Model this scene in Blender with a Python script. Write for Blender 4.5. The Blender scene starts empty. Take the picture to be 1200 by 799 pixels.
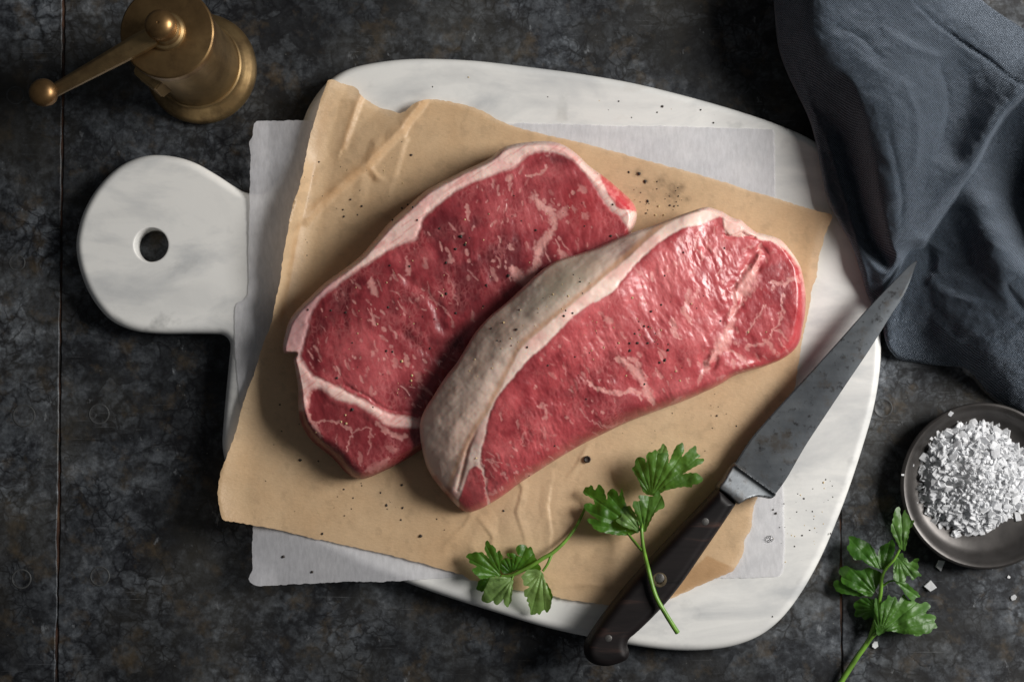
import bpy, bmesh, math, random
import numpy as np
from mathutils import Vector, Matrix, Euler

random.seed(7)
rng = np.random.default_rng(11)
scene = bpy.context.scene
col = scene.collection

# ------------------------------------------------------------------ camera
S = 0.00045                       # metres of table per photograph pixel
CAM = np.array([0.0, -0.0317, 0.85])
TH = math.atan2(0.0317, 0.85)
FOCAL = 36.0 * math.hypot(0.0317, 0.85) / (1200 * S)
cd = bpy.data.cameras.new('camera'); cam = bpy.data.objects.new('camera', cd); col.objects.link(cam)
cam.location = CAM; cam.rotation_euler = (TH, 0, 0)
cd.lens = FOCAL; cd.sensor_width = 36.0; cd.clip_start = 0.01; cd.clip_end = 50
cd.dof.use_dof = True; cd.dof.focus_distance = 0.803; cd.dof.aperture_fstop = 9.0
scene.camera = cam

# ------------------------------------------------------------------ light
world = bpy.data.worlds.new('World'); scene.world = world; world.use_nodes = True
bg = world.node_tree.nodes['Background']
bg.inputs['Color'].default_value = (0.93, 0.96, 1.0, 1); bg.inputs['Strength'].default_value = 0.06

def area(name, loc, target, sx, sy, power, color):
    ld = bpy.data.lights.new(name, 'AREA'); ld.shape = 'RECTANGLE'; ld.size = sx; ld.size_y = sy
    ld.energy = power; ld.color = color
    o = bpy.data.objects.new(name, ld); col.objects.link(o); o.location = loc
    d = Vector(target) - Vector(loc); o.rotation_euler = d.to_track_quat('-Z', 'Y').to_euler()
    return o
area('window_light', (1.22, 0.28, 0.86), (0.03, 0.0, 0), 0.60, 0.56, 31, (1.0, 0.975, 0.945))

vs = scene.view_settings
vs.view_transform = 'Standard'; vs.look = 'None'; vs.exposure = 0.0; vs.gamma = 1.0
scene.cycles.use_denoising = True
scene.cycles.max_bounces = 8; scene.cycles.transparent_max_bounces = 8

# ------------------------------------------------------------------ maths helpers
def P(px, py, z):
    """point at height z that the photograph shows at pixel (px, py)"""
    px = np.asarray(px, float); py = np.asarray(py, float); z = np.asarray(z, float)
    k = 36.0 / FOCAL / 1200
    x = (px - 600) * k; y = -(py - 399.5) * k
    c, s = math.cos(TH), math.sin(TH)
    dx = x; dy = c * y + s; dz = s * y - c
    t = (z - CAM[2]) / dz
    return np.stack(np.broadcast_arrays(CAM[0] + t * dx, CAM[1] + t * dy, z + 0 * t), -1)
def P1(px, py, z): return Vector(P(px, py, z).tolist())

def catmull(pts, per=8, closed=True):
    p = np.asarray(pts, float); n = len(p); out = []
    if closed:
        g = lambda i: p[i % n]; m = n
    else:
        g = lambda i: p[min(max(i, 0), n - 1)]; m = n - 1
    for i in range(m):
        a, b, c, d = g(i-1), g(i), g(i+1), g(i+2)
        for t in np.arange(per) / per:
            out.append(0.5*((2*b)+(c-a)*t+(2*a-5*b+4*c-d)*t*t+(3*b-a-3*c+d)*t**3))
    if not closed: out.append(p[-1])
    return np.array(out)

def smooth(a, b, x):
    t = np.clip((x - a) / (b - a), 0, 1); return t*t*(3-2*t)

def seg_dist(X, Y, poly, closed=True):
    """distance to a polyline, index of nearest segment and parameter on it"""
    a = poly[:, :2]; b = np.roll(a, -1, 0) if closed else a[1:]
    if not closed: a = a[:-1]
    best = np.full(X.shape, 1e18); bi = np.zeros(X.shape, int); bt = np.zeros(X.shape)
    for i in range(len(a)):
        ax, ay = a[i]; ex, ey = b[i] - a[i]; L = ex*ex+ey*ey+1e-12
        t = np.clip(((X-ax)*ex+(Y-ay)*ey)/L, 0, 1)
        d = (X-ax-t*ex)**2+(Y-ay-t*ey)**2
        m = d < best
        best[m] = d[m]; bi[m] = i; bt[m] = t[m]
    return np.sqrt(best), bi, bt

def inside(X, Y, poly):
    r = np.zeros(X.shape, bool); n = len(poly)
    for i in range(n):
        x1, y1 = poly[i][:2]; x2, y2 = poly[(i+1) % n][:2]
        if y1 == y2: continue
        c = ((y1 > Y) != (y2 > Y)) & (X < (x2-x1)*(Y-y1)/(y2-y1)+x1)
        r ^= c
    return r

def sdist(X, Y, poly):
    """positive inside"""
    d, _, _ = seg_dist(X, Y, poly); return np.where(inside(X, Y, poly), d, -d)

def _h(i, j, seed):
    v = (i.astype(np.int64)*374761393 + j.astype(np.int64)*668265263 + seed*974634777) & 0xFFFFFFFF
    v = ((v ^ (v >> 13))*1274126177) & 0xFFFFFFFF
    v = ((v ^ (v >> 16))*2246822519) & 0xFFFFFFFF
    return ((v ^ (v >> 15)) & 0xFFFF)/65535.0
def vnoise(x, y, seed=0):
    i = np.floor(x); j = np.floor(y); u = x-i; v = y-j
    u = u*u*u*(u*(u*6-15)+10); v = v*v*v*(v*(v*6-15)+10)
    i = i.astype(int); j = j.astype(int)
    a, b, c, d = _h(i, j, seed), _h(i+1, j, seed), _h(i, j+1, seed), _h(i+1, j+1, seed)
    return (a*(1-u)+b*u)*(1-v)+(c*(1-u)+d*u)*v
def fbm(x, y, seed=0, oct=4):
    s = 0; a = 1; t = 0
    for k in range(oct):
        s = s + a*vnoise(x*2**k+17.3*k, y*2**k-9.1*k, seed+k*13); t += a; a *= .5
    return s/t
def rot(X, Y, deg):
    c, s = math.cos(math.radians(deg)), math.sin(math.radians(deg)); return X*c+Y*s, -X*s+Y*c

class RBF:
    def __init__(self, pts, kernel='tps', lam=1e-3):
        p = np.asarray(pts, float); self.c = p[:, :2]/100; self.k = kernel; n = len(p)
        A = np.zeros((n+3, n+3)); A[:n, :n] = self.ker(np.linalg.norm(self.c[:, None]-self.c[None], axis=2))+lam*np.eye(n)
        A[:n, n] = 1; A[:n, n+1:] = self.c; A[n, :n] = 1; A[n+1:, :n] = self.c.T
        b = np.zeros(n+3); b[:n] = p[:, 2]
        self.w = np.linalg.lstsq(A, b, rcond=None)[0]
    def ker(self, r):
        return -r if self.k == 'lin' else np.where(r > 0, r*r*np.log(r+1e-9), 0)
    def __call__(self, X, Y):
        x = X/100; y = Y/100; n = len(self.c)
        s = self.w[n]+self.w[n+1]*x+self.w[n+2]*y
        for i in range(n):
            s = s+self.w[i]*self.ker(np.hypot(x-self.c[i, 0], y-self.c[i, 1]))
        return s
def line(pts, step=14):
    """resample (x, y, z) control polylines"""
    p = np.asarray(pts, float); out = [p[0]]
    for a, b in zip(p[:-1], p[1:]):
        n = max(1, int(np.hypot(*(b-a)[:2])/step))
        for k in range(1, n+1): out.append(a+(b-a)*k/n)
    return out

def lin(r, g, b, k=1.0):
    f = lambda c: (c/255/12.92 if c/255 <= .04045 else ((c/255+.055)/1.055)**2.4)*k
    return np.array([f(r), f(g), f(b)])
def mix(a, b, m): return a+(b-a)*m[..., None]

# ------------------------------------------------------------------ object helpers
def tag(o, label=None, cat=None, group=None, kind=None):
    if label: o['label'] = label
    if cat: o['category'] = cat
    if group: o['group'] = group
    if kind: o['kind'] = kind
    return o
def empty(name, loc=(0, 0, 0)):
    o = bpy.data.objects.new(name, None); col.objects.link(o); o.location = loc
    o.empty_display_size = 0.01; return o
def link(name, me, mat, parent=None):
    o = bpy.data.objects.new(name, me); col.objects.link(o)
    if mat is not None and len(me.materials) == 0: me.materials.append(mat)
    if parent is not None:
        o.parent = parent; o.matrix_parent_inverse = Matrix.Translation(parent.location).inverted()
    return o
def mesh(name, V, F, shade=True, angle=None):
    me = bpy.data.meshes.new(name)
    me.from_pydata([tuple(v) for v in np.asarray(V, float).tolist()], [], [tuple(f) for f in F]); me.update()
    if shade: me.polygons.foreach_set('use_smooth', [True]*len(me.polygons))
    if angle is not None: me.set_sharp_from_angle(angle=math.radians(angle))
    return me
def set_attr(me, name, arr):
    arr = np.asarray(arr, np.float32)
    if arr.ndim == 2:
        a = me.attributes.new(name, 'FLOAT_COLOR', 'POINT')
        full = np.ones((len(arr), 4), np.float32); full[:, :3] = arr; a.data.foreach_set('color', full.ravel())
    else:
        a = me.attributes.new(name, 'FLOAT', 'POINT'); a.data.foreach_set('value', arr)

def grid_fill(outline, step):
    """regular grid clipped to an outline; rim vertices are moved onto the outline.
    returns X, Y, faces (list), rim index order (list of edges), distance, nearest seg, t"""
    o = outline[:, :2]; x0, y0 = o.min(0); x1, y1 = o.max(0)
    nx = int((x1-x0)/step)+3; ny = int((y1-y0)/step)+3
    gx = x0-step+step*np.arange(nx); gy = y0-step+step*np.arange(ny)
    X, Y = np.meshgrid(gx, gy)
    ins = inside(X, Y, o)
    d, bi, bt = seg_dist(X, Y, o)
    keep = ins & (d > 0.3*step)
    idx = -np.ones(X.shape, int); idx[keep] = np.arange(keep.sum())
    a, b, c, e = idx[:-1, :-1], idx[:-1, 1:], idx[1:, 1:], idx[1:, :-1]
    n = (a >= 0).astype(int)+(b >= 0)+(c >= 0)+(e >= 0)
    q = n == 4
    quads = np.stack([a[q], e[q], c[q], b[q]], 1)
    tris = []
    t3 = n == 3
    A, B, C, E = a[t3], b[t3], c[t3], e[t3]
    for k in range(len(A)):
        r = [v for v in (A[k], E[k], C[k], B[k]) if v >= 0]; tris.append(r)
    faces = quads.tolist()+tris
    # rim edges
    und = {}
    for f in faces:
        for i in range(len(f)):
            u, v = f[i], f[(i+1) % len(f)]
            key = (u, v) if u < v else (v, u)
            if key in und: und[key] = None
            else: und[key] = (u, v)
    rim = [v for v in und.values() if v is not None]
    Xv, Yv = X[keep].copy(), Y[keep].copy(); D, I, T = d[keep].copy(), bi[keep], bt[keep]
    used = np.zeros(len(Xv), bool)
    for f in faces: used[f] = True
    rv = np.unique(np.array(rim).ravel())
    nxt = np.roll(o, -1, 0)
    Q = o[I[rv]]+(nxt[I[rv]]-o[I[rv]])*T[rv][:, None]
    Xv[rv] = Q[:, 0]; Yv[rv] = Q[:, 1]; D[rv] = 0
    # drop unused
    remap = -np.ones(len(Xv), int); remap[used] = np.arange(used.sum())
    faces = [[int(remap[v]) for v in f] for f in faces]
    rim = [(int(remap[u]), int(remap[v])) for u, v in rim]
    return Xv[used], Yv[used], faces, rim, D[used], I[used], T[used]

def lathe(name, prof, mat, parent=None, n=64, loc=(0, 0, 0), angle=35):
    prof = np.asarray(prof, float); V = []; F = []
    for r, z in prof:
        for k in range(n):
            a = 2*math.pi*k/n; V.append((loc[0]+r*math.cos(a), loc[1]+r*math.sin(a), loc[2]+z))
    m = len(prof)
    for i in range(m-1):
        for k in range(n):
            F.append((i*n+k, i*n+(k+1) % n, (i+1)*n+(k+1) % n, (i+1)*n+k))
    if prof[0][0] > 1e-6: F.append(tuple(range(n))[::-1])
    if prof[-1][0] > 1e-6: F.append(tuple((m-1)*n+k for k in range(n)))
    me = mesh(name, V, F, angle=angle)
    bm = bmesh.new(); bm.from_mesh(me); bmesh.ops.remove_doubles(bm, verts=bm.verts, dist=1e-7)
    bmesh.ops.recalc_face_normals(bm, faces=bm.faces); bm.to_mesh(me); bm.free()
    return link(name, me, mat, parent)

def tube(name, pts, radii, mat, parent=None, n=8, per=6):
    p = catmull(np.asarray(pts, float), per, False); r = np.interp(np.linspace(0, 1, len(p)), np.linspace(0, 1, len(radii)), radii)
    V = []; F = []
    up = Vector((0, 0, 1))
    for i in range(len(p)):
        t = Vector((p[min(i+1, len(p)-1)]-p[max(i-1, 0)]).tolist()).normalized()
        a = t.cross(up); a = a.normalized() if a.length > 1e-4 else Vector((1, 0, 0)); b = a.cross(t)
        for k in range(n):
            w = 2*math.pi*k/n; V.append(Vector(p[i].tolist())+(a*math.cos(w)+b*math.sin(w))*r[i])
    for i in range(len(p)-1):
        for k in range(n): F.append((i*n+k, i*n+(k+1) % n, (i+1)*n+(k+1) % n, (i+1)*n+k))
    F.append(tuple(range(n))); F.append(tuple((len(p)-1)*n+k for k in range(n))[::-1])
    me = mesh(name, V, F, angle=60); return link(name, me, mat, parent)

# ------------------------------------------------------------------ materials
class NT:
    def __init__(self, name):
        self.m = bpy.data.materials.new(name); self.m.use_nodes = True
        self.t = self.m.node_tree; self.n = self.t.nodes; self.l = self.t.links
        self.b = self.n['Principled BSDF']; self.out = self.n['Material Output']
        self.co = self.n.new('ShaderNodeTexCoord').outputs['Object']
    def set(self, **k):
        for a, v in k.items():
            a = a.replace('_', ' ')
            i = self.b.inputs[a]
            if hasattr(v, 'is_linked') or isinstance(v, bpy.types.NodeSocket): self.l.new(v, i)
            elif isinstance(v, (tuple, list, np.ndarray)) and len(v) == 3 and i.type == 'RGBA': i.default_value = (*[float(c) for c in v], 1)
            else: i.default_value = v
        return self
    def node(self, t, **k):
        n = self.n.new(t)
        for a, v in k.items():
            if a.startswith('_'): setattr(n, a[1:], v)
            else:
                i = n.inputs[a.replace('_', ' ')]
                if isinstance(v, bpy.types.NodeSocket): self.l.new(v, i)
                else: i.default_value = v
        return n
    def mapping(self, scale=(1, 1, 1), rz=0, vec=None):
        n = self.node('ShaderNodeMapping'); self.l.new(vec or self.co, n.inputs['Vector'])
        n.inputs['Scale'].default_value = scale; n.inputs['Rotation'].default_value = (0, 0, math.radians(rz)); return n.outputs[0]
    def noise(self, scale, detail=4, rough=.55, vec=None, dist=0):
        n = self.node('ShaderNodeTexNoise', Scale=scale, Detail=detail, Roughness=rough, Distortion=dist)
        self.l.new(vec or self.co, n.inputs['Vector']); return n.outputs['Fac']
    def ramp(self, fac, stops, interp='LINEAR'):
        n = self.node('ShaderNodeValToRGB'); self.l.new(fac, n.inputs[0]); r = n.color_ramp; r.interpolation = interp
        while len(r.elements) < len(stops): r.elements.new(.5)
        for e, (p, c) in zip(r.elements, stops):
            e.position = p; e.color = (c, c, c, 1) if isinstance(c, (int, float)) else (*[float(v) for v in c], 1)
        return n.outputs[0]
    def mixc(self, fac, a, b, mode='MIX'):
        n = self.node('ShaderNodeMix', _data_type='RGBA', _blend_type=mode)
        for s, v in ((n.inputs[0], fac), (n.inputs[6], a), (n.inputs[7], b)):
            if isinstance(v, bpy.types.NodeSocket): self.l.new(v, s)
            elif isinstance(v, (int, float)): s.default_value = v
            else: s.default_value = (*[float(c) for c in v], 1)
        return n.outputs[2]
    def math(self, op, a, b=0.0):
        n = self.node('ShaderNodeMath', _operation=op)
        for s, v in ((n.inputs[0], a), (n.inputs[1], b)):
            if isinstance(v, bpy.types.NodeSocket): self.l.new(v, s)
            else: s.default_value = v
        return n.outputs[0]
    def attr(self, name, out='Color'):
        n = self.node('ShaderNodeAttribute'); n.attribute_name = name; return n.outputs[out]
    def bump(self, h, dist, strength=1.0, normal=None):
        n = self.node('ShaderNodeBump', Strength=strength, Distance=dist); self.l.new(h, n.inputs['Height'])
        if normal is not None: self.l.new(normal, n.inputs['Normal'])
        self.l.new(n.outputs[0], self.b.inputs['Normal']); return n.outputs[0]

def mat_table():
    m = NT('patinated_zinc')
    warp = m.node('ShaderNodeTexNoise', Scale=42.0, Detail=7.0); m.l.new(m.co, warp.inputs['Vector'])
    wv = m.node('ShaderNodeVectorMath', _operation='SCALE'); m.l.new(warp.outputs['Color'], wv.inputs[0]); wv.inputs['Scale'].default_value = 0.034
    ad = m.node('ShaderNodeVectorMath', _operation='ADD'); m.l.new(m.co, ad.inputs[0]); m.l.new(wv.outputs[0], ad.inputs[1])
    v1 = m.node('ShaderNodeTexVoronoi', _feature='DISTANCE_TO_EDGE', Scale=62.0); m.l.new(ad.outputs[0], v1.inputs['Vector'])
    v2 = m.node('ShaderNodeTexVoronoi', _feature='DISTANCE_TO_EDGE', Scale=125.0); m.l.new(ad.outputs[0], v2.inputs['Vector'])
    vc = m.node('ShaderNodeTexVoronoi', Scale=62.0); m.l.new(ad.outputs[0], vc.inputs['Vector'])
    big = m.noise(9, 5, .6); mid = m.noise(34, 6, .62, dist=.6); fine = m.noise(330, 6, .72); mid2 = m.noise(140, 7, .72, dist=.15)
    blend = m.math('ADD', m.math('MULTIPLY', mid, .36), m.math('MULTIPLY', mid2, .64))
    base = m.ramp(blend, [(.36, lin(23, 24, 27)), (.45, lin(52, 55, 60)), (.54, lin(98, 103, 109)), (.65, lin(154, 159, 165))])
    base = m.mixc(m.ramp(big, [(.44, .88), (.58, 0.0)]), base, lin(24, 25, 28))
    cell = m.node('ShaderNodeSeparateColor'); m.l.new(vc.outputs['Color'], cell.inputs[0])
    base = m.mixc(m.math('MULTIPLY', m.ramp(cell.outputs[0], [(.3, 0.0), (.9, 1.0)]), m.ramp(blend, [(.42, .0), (.58, .5)])), base, lin(104, 109, 114))
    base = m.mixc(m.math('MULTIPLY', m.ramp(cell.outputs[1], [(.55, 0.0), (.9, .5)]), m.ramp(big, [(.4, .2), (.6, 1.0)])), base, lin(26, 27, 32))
    gate = m.ramp(m.noise(26, 5, .65), [(.44, 0.0), (.58, 1.0)])
    crack = m.math('MULTIPLY', m.ramp(v1.outputs['Distance'], [(.0, 1.0), (.03, .7), (.08, 0.0)]), gate)
    crack2 = m.math('MULTIPLY', m.ramp(v2.outputs['Distance'], [(.0, 1.0), (.09, 0.0)]), m.ramp(m.noise(28, 3, .5), [(.44, 0.0), (.56, 1.0)]))
    base = m.mixc(m.math('MULTIPLY', crack, .85), base, lin(10, 11, 15))
    base = m.mixc(m.math('MULTIPLY', crack2, .9), base, lin(12, 13, 19))
    rust = m.ramp(m.noise(60, 5, .65, vec=m.mapping((1, 1, 1), 30)), [(.54, 0.0), (.70, .6)])
    base = m.mixc(rust, base, lin(92, 78, 58))
    pale = m.ramp(m.noise(95, 6, .7, vec=m.mapping((1, .6, 1), 50)), [(.64, 0.0), (.72, .7)])
    base = m.mixc(pale, base, lin(158, 162, 166))
    speck = m.ramp(m.noise(620, 3, .6), [(.70, 0.0), (.76, .6)])
    base = m.mixc(speck, base, lin(170, 168, 160))
    scr = m.ramp(m.noise(60, 3, .6, vec=m.mapping((.5, 26, 1), 62)), [(.64, 0.0), (.72, .5)])
    base = m.mixc(m.math('MULTIPLY', scr, gate), base, lin(140, 143, 146))
    base = m.mixc(.65, base, m.ramp(fine, [(.34, .25), (.64, 1.0)]), 'MULTIPLY')
    base = m.mixc(m.ramp(m.noise(14, 4, .6, vec=m.mapping((1, 1, 1), 77)), [(.45, 0.0), (.65, .25)]), base, lin(86, 82, 72), 'MIX')
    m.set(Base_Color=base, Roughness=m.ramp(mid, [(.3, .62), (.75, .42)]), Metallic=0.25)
    m.b.inputs['Specular IOR Level'].default_value = .4
    h = m.math('ADD', m.math('MULTIPLY', mid, 1.0), m.math('MULTIPLY', fine, .3))
    h = m.math('SUBTRACT', h, m.math('MULTIPLY', crack, .12))
    m.bump(h, .0004, .6)
    return m.m
def mat_groove():
    m = NT('rusty_groove'); n = m.noise(60, 4)
    m.set(Base_Color=m.ramp(n, [(.4, lin(14, 9, 7)), (.6, lin(74, 48, 34)), (.75, lin(104, 78, 58))]), Roughness=.9); return m.m
def mat_marble():
    m = NT('white_marble')
    w = m.noise(14, 4, .6)
    st = m.mapping((2.6, 6, 4), 4)
    v = m.noise(3.0, 6, .6, vec=st, dist=1.2)
    v2 = m.noise(5.0, 5, .6, vec=m.mapping((3.2, 8, 5), -3), dist=.5)
    spots = m.noise(60, 4, .55)
    c = m.ramp(v, [(.26, lin(204, 204, 202)), (.5, lin(230, 229, 225)), (.62, lin(232, 231, 227)), (.78, lin(204, 206, 206))])
    c = m.mixc(m.ramp(v2, [(.48, 0.0), (.74, .65)]), c, lin(168, 171, 174))
    c = m.mixc(m.math('MULTIPLY', m.ramp(spots, [(.6, 0.0), (.74, 1.0)]), m.ramp(w, [(.42, 0.0), (.62, .6)])), c, lin(146, 147, 145))
    stain = m.ramp(m.noise(30, 5, .6, vec=m.mapping((1, 1.3, 1), 70)), [(.64, 0.0), (.75, .32)])
    c = m.mixc(stain, c, lin(176, 166, 150))
    m.set(Base_Color=c, Roughness=m.ramp(m.noise(90, 4), [(.3, .32), (.7, .48)]), Subsurface_Weight=.0)
    m.b.inputs['Specular IOR Level'].default_value = .45
    m.bump(m.noise(600, 3), .00006, .5); return m.m
def paper_shader(m, color, trans, transp, rough):
    dif = m.node('ShaderNodeBsdfTranslucent'); m.l.new(color, dif.inputs['Color']) if isinstance(color, bpy.types.NodeSocket) else None
    m.set(Base_Color=color, Roughness=rough)
    mx = m.node('ShaderNodeMixShader'); mx.inputs[0].default_value = trans
    m.l.new(m.b.outputs[0], mx.inputs[1]); m.l.new(dif.outputs[0], mx.inputs[2]); res = mx.outputs[0]
    if transp:
        tr = m.node('ShaderNodeBsdfTransparent'); m2 = m.node('ShaderNodeMixShader')
        if isinstance(transp, bpy.types.NodeSocket): m.l.new(transp, m2.inputs[0])
        else: m2.inputs[0].default_value = transp
        m.l.new(res, m2.inputs[1]); m.l.new(tr.outputs[0], m2.inputs[2]); res = m2.outputs[0]
    m.l.new(res, m.out.inputs['Surface']); return m
def mat_wax():
    m = NT('waxed_white_paper')
    f = m.noise(560, 4, .7, vec=m.mapping((1, .3, 1), 3)); g = m.noise(25, 4)
    c = m.mixc(.45, m.ramp(g, [(.3, lin(234, 234, 239)), (.7, lin(247, 246, 249))]), m.ramp(f, [(.35, .6), (.65, 1.0)]), 'MULTIPLY')
    paper_shader(m, c, .24, .36, .5); m.bump(m.math('ADD', f, m.math('MULTIPLY', g, .5)), .00012, .6); return m.m
def mat_brown():
    m = NT('brown_parchment')
    f = m.noise(1100, 3, .6, vec=m.mapping((.5, 1, 1), 10)); g = m.noise(18, 5, .6); s = m.noise(210, 4, .6)
    c = m.ramp(g, [(.3, lin(234, 197, 153)), (.7, lin(246, 215, 174))])
    c = m.mixc(.3, c, m.ramp(f, [(.3, .72), (.7, 1.0)]), 'MULTIPLY')
    c = m.mixc(.14, c, m.ramp(s, [(.35, .6), (.65, 1.0)]), 'MULTIPLY')
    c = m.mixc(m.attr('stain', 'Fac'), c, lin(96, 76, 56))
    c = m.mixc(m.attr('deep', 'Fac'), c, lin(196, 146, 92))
    paper_shader(m, c, .30, .10, .42); m.bump(m.math('ADD', f, m.math('MULTIPLY', m.noise(70, 5, .6), 2.5)), .0002, .7); return m.m
def mat_meat():
    m = NT('raw_beef')
    c = m.attr('Col'); fat = m.attr('fat', 'Fac')
    n1 = m.noise(900, 4, .6); n2 = m.noise(270, 5, .6, vec=m.mapping((1, .6, 1), -18)); n3 = m.noise(120, 4, .5)
    vg = m.node('ShaderNodeTexVoronoi', _feature='DISTANCE_TO_EDGE', Scale=430.0); wrp = m.node('ShaderNodeTexNoise', Scale=200.0, Detail=3.0); m.l.new(m.co, wrp.inputs['Vector']); wsc = m.node('ShaderNodeVectorMath', _operation='SCALE'); m.l.new(wrp.outputs['Color'], wsc.inputs[0]); wsc.inputs['Scale'].default_value = .005; wad = m.node('ShaderNodeVectorMath', _operation='ADD'); m.l.new(m.mapping((1, .62, 1), -18), wad.inputs[0]); m.l.new(wsc.outputs[0], wad.inputs[1]); m.l.new(wad.outputs[0], vg.inputs['Vector'])
    c = m.mixc(m.math('SUBTRACT', .3, m.math('MULTIPLY', fat, .24)), c, m.ramp(n1, [(.3, .5), (.7, 1.0)]), 'MULTIPLY')
    grain = m.math('MULTIPLY', m.ramp(vg.outputs['Distance'], [(.0, 1.0), (.24, 0.0)]), m.ramp(m.noise(70, 3, .5), [(.42, .0), (.68, .24)]))
    c = m.mixc(m.math('MULTIPLY', grain, m.math('SUBTRACT', 1.0, fat)), c, lin(222, 140, 136))
    r = m.math('ADD', m.ramp(n3, [(.3, .27), (.7, .46)]), m.math('MULTIPLY', fat, .10))
    m.set(Base_Color=c, Roughness=r, Subsurface_Weight=m.math('ADD', m.math('MULTIPLY', fat, .34), .08), Subsurface_Scale=.003, Coat_Weight=.14, Coat_Roughness=.2)
    m.b.inputs['Subsurface Radius'].default_value = (1.0, .35, .25)
    m.b.inputs['Specular IOR Level'].default_value = .5
    h = m.math('ADD', m.math('MULTIPLY', n2, 1.0), m.math('MULTIPLY', n1, .35))
    h = m.math('MULTIPLY', h, m.math('SUBTRACT', 1.0, m.math('MULTIPLY', fat, .86)))
    wet = m.ramp(m.noise(38, 3, .5), [(.38, .25), (.62, 1.0)])
    h = m.math('MULTIPLY', h, wet)
    m.bump(h, .00042, .55); return m.m
def mat_linen():
    m = NT('blue_grey_linen')
    nz = m.noise(60, 5, .6)
    wa = m.node('ShaderNodeTexWave', _wave_type='BANDS', _bands_direction='X', Scale=400.0, Distortion=3.0, Detail=2.0); m.l.new(m.mapping((1, 1, .2), 38), wa.inputs['Vector'])
    wb = m.node('ShaderNodeTexWave', _wave_type='BANDS', _bands_direction='Y', Scale=400.0, Distortion=3.0, Detail=2.0); m.l.new(m.mapping((1, 1, .2), 38), wb.inputs['Vector'])
    f = m.noise(820, 3, .75); slub = m.noise(420, 4, .7, vec=m.mapping((.25, 1, .5), 38))
    c = m.ramp(nz, [(.3, lin(72, 85, 99)), (.7, lin(90, 103, 118))])
    c = m.mixc(.8, c, m.ramp(f, [(.32, .2), (.68, 1.0)]), 'MULTIPLY')
    c = m.mixc(.5, c, m.ramp(slub, [(.3, .4), (.7, 1.0)]), 'MULTIPLY')
    c = m.mixc(.3, c, m.ramp(m.math('MULTIPLY', wa.outputs['Fac'], wb.outputs['Fac']), [(.05, .35), (.6, 1.0)]), 'MULTIPLY')
    m.set(Base_Color=c, Roughness=.85, Sheen_Weight=.55, Sheen_Roughness=.4, Sheen_Tint=(.75, .85, 1.0))
    m.b.inputs['Specular IOR Level'].default_value = .15
    h = m.math('ADD', m.math('ADD', wa.outputs['Fac'], wb.outputs['Fac']), m.math('MULTIPLY', f, 1.5))
    m.bump(m.math('ADD', h, slub), .0005, .9); return m.m
def mat_brass(dark=1.0, name='tarnished_brass', tint=(1, 1, 1)):
    m = NT(name)
    n = m.noise(28, 5, .6); f = m.noise(300, 4, .6); v = m.noise(90, 5, .6, vec=m.mapping((1, 1, .3)))
    c = m.ramp(n, [(.3, lin(122, 100, 70)*dark), (.55, lin(160, 134, 94)*dark), (.75, lin(186, 158, 112)*dark)])
    c = m.mixc(1.0, c, tint, 'MULTIPLY')
    c = m.mixc(m.ramp(v, [(.5, 0.0), (.7, .65)]), c, lin(66, 50, 36))
    m.set(Base_Color=c, Metallic=.9, Roughness=m.math('ADD', m.ramp(v, [(.3, .26), (.7, .42)]), m.math('MULTIPLY', f, .08)))
    m.bump(f, .00008, .5); return m.m
def mat_steel():
    m = NT('aged_carbon_steel')
    n = m.noise(24, 5, .6); st = m.noise(160, 4, .6, vec=m.mapping((.12, 1.6, 1), 51)); sp = m.noise(260, 4, .6)
    c = m.ramp(n, [(.3, lin(70, 73, 77)), (.5, lin(92, 96, 100)), (.75, lin(116, 119, 121))])
    c = m.mixc(m.ramp(sp, [(.58, 0.0), (.70, .75)]), c, lin(36, 34, 34))
    c = m.mixc(m.ramp(m.noise(70, 6, .7), [(.54, 0.0), (.68, .6)]), c, lin(76, 66, 54))
    m.set(Base_Color=c, Metallic=.75, Roughness=m.ramp(st, [(.3, .42), (.7, .5)])); m.bump(m.math('ADD', m.math('MULTIPLY', st, .3), sp), .0001, .5); return m.m
def mat_wood():
    m = NT('dark_rosewood')
    g = m.noise(60, 6, .65, vec=m.mapping((.16, 1.6, 1), 51), dist=.4)
    c = m.ramp(g, [(.35, lin(12, 9, 10)), (.55, lin(24, 18, 18)), (.75, lin(70, 48, 40))])
    m.b.inputs['Specular IOR Level'].default_value = .28; m.set(Base_Color=c, Roughness=m.ramp(g, [(.3, .5), (.7, .65)])); m.bump(g, .0003, .6); return m.m
def mat_leaf(name, a, b):
    m = NT(name)
    n = m.noise(120, 4); v = m.attr('vein', 'Fac'); t = m.attr('tone', 'Fac')
    c = m.ramp(n, [(.3, a), (.7, b)])
    c = m.mixc(t, c, lin(150, 178, 112))
    c = m.mixc(m.math('MULTIPLY', v, .16), c, lin(120, 172, 86))
    tr = m.node('ShaderNodeBsdfTranslucent'); m.l.new(m.mixc(.6, c, lin(120, 168, 30)), tr.inputs['Color'])
    m.set(Base_Color=c, Roughness=.42); m.b.inputs['Specular IOR Level'].default_value = .5
    m.bump(m.math('ADD', m.math('MULTIPLY', v, -1.0), m.math('MULTIPLY', n, .8)), .0003, .7)
    mx = m.node('ShaderNodeMixShader'); mx.inputs[0].default_value = .36
    m.l.new(m.b.outputs[0], mx.inputs[1]); m.l.new(tr.outputs[0], mx.inputs[2]); m.l.new(mx.outputs[0], m.out.inputs['Surface']); return m.m
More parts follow.
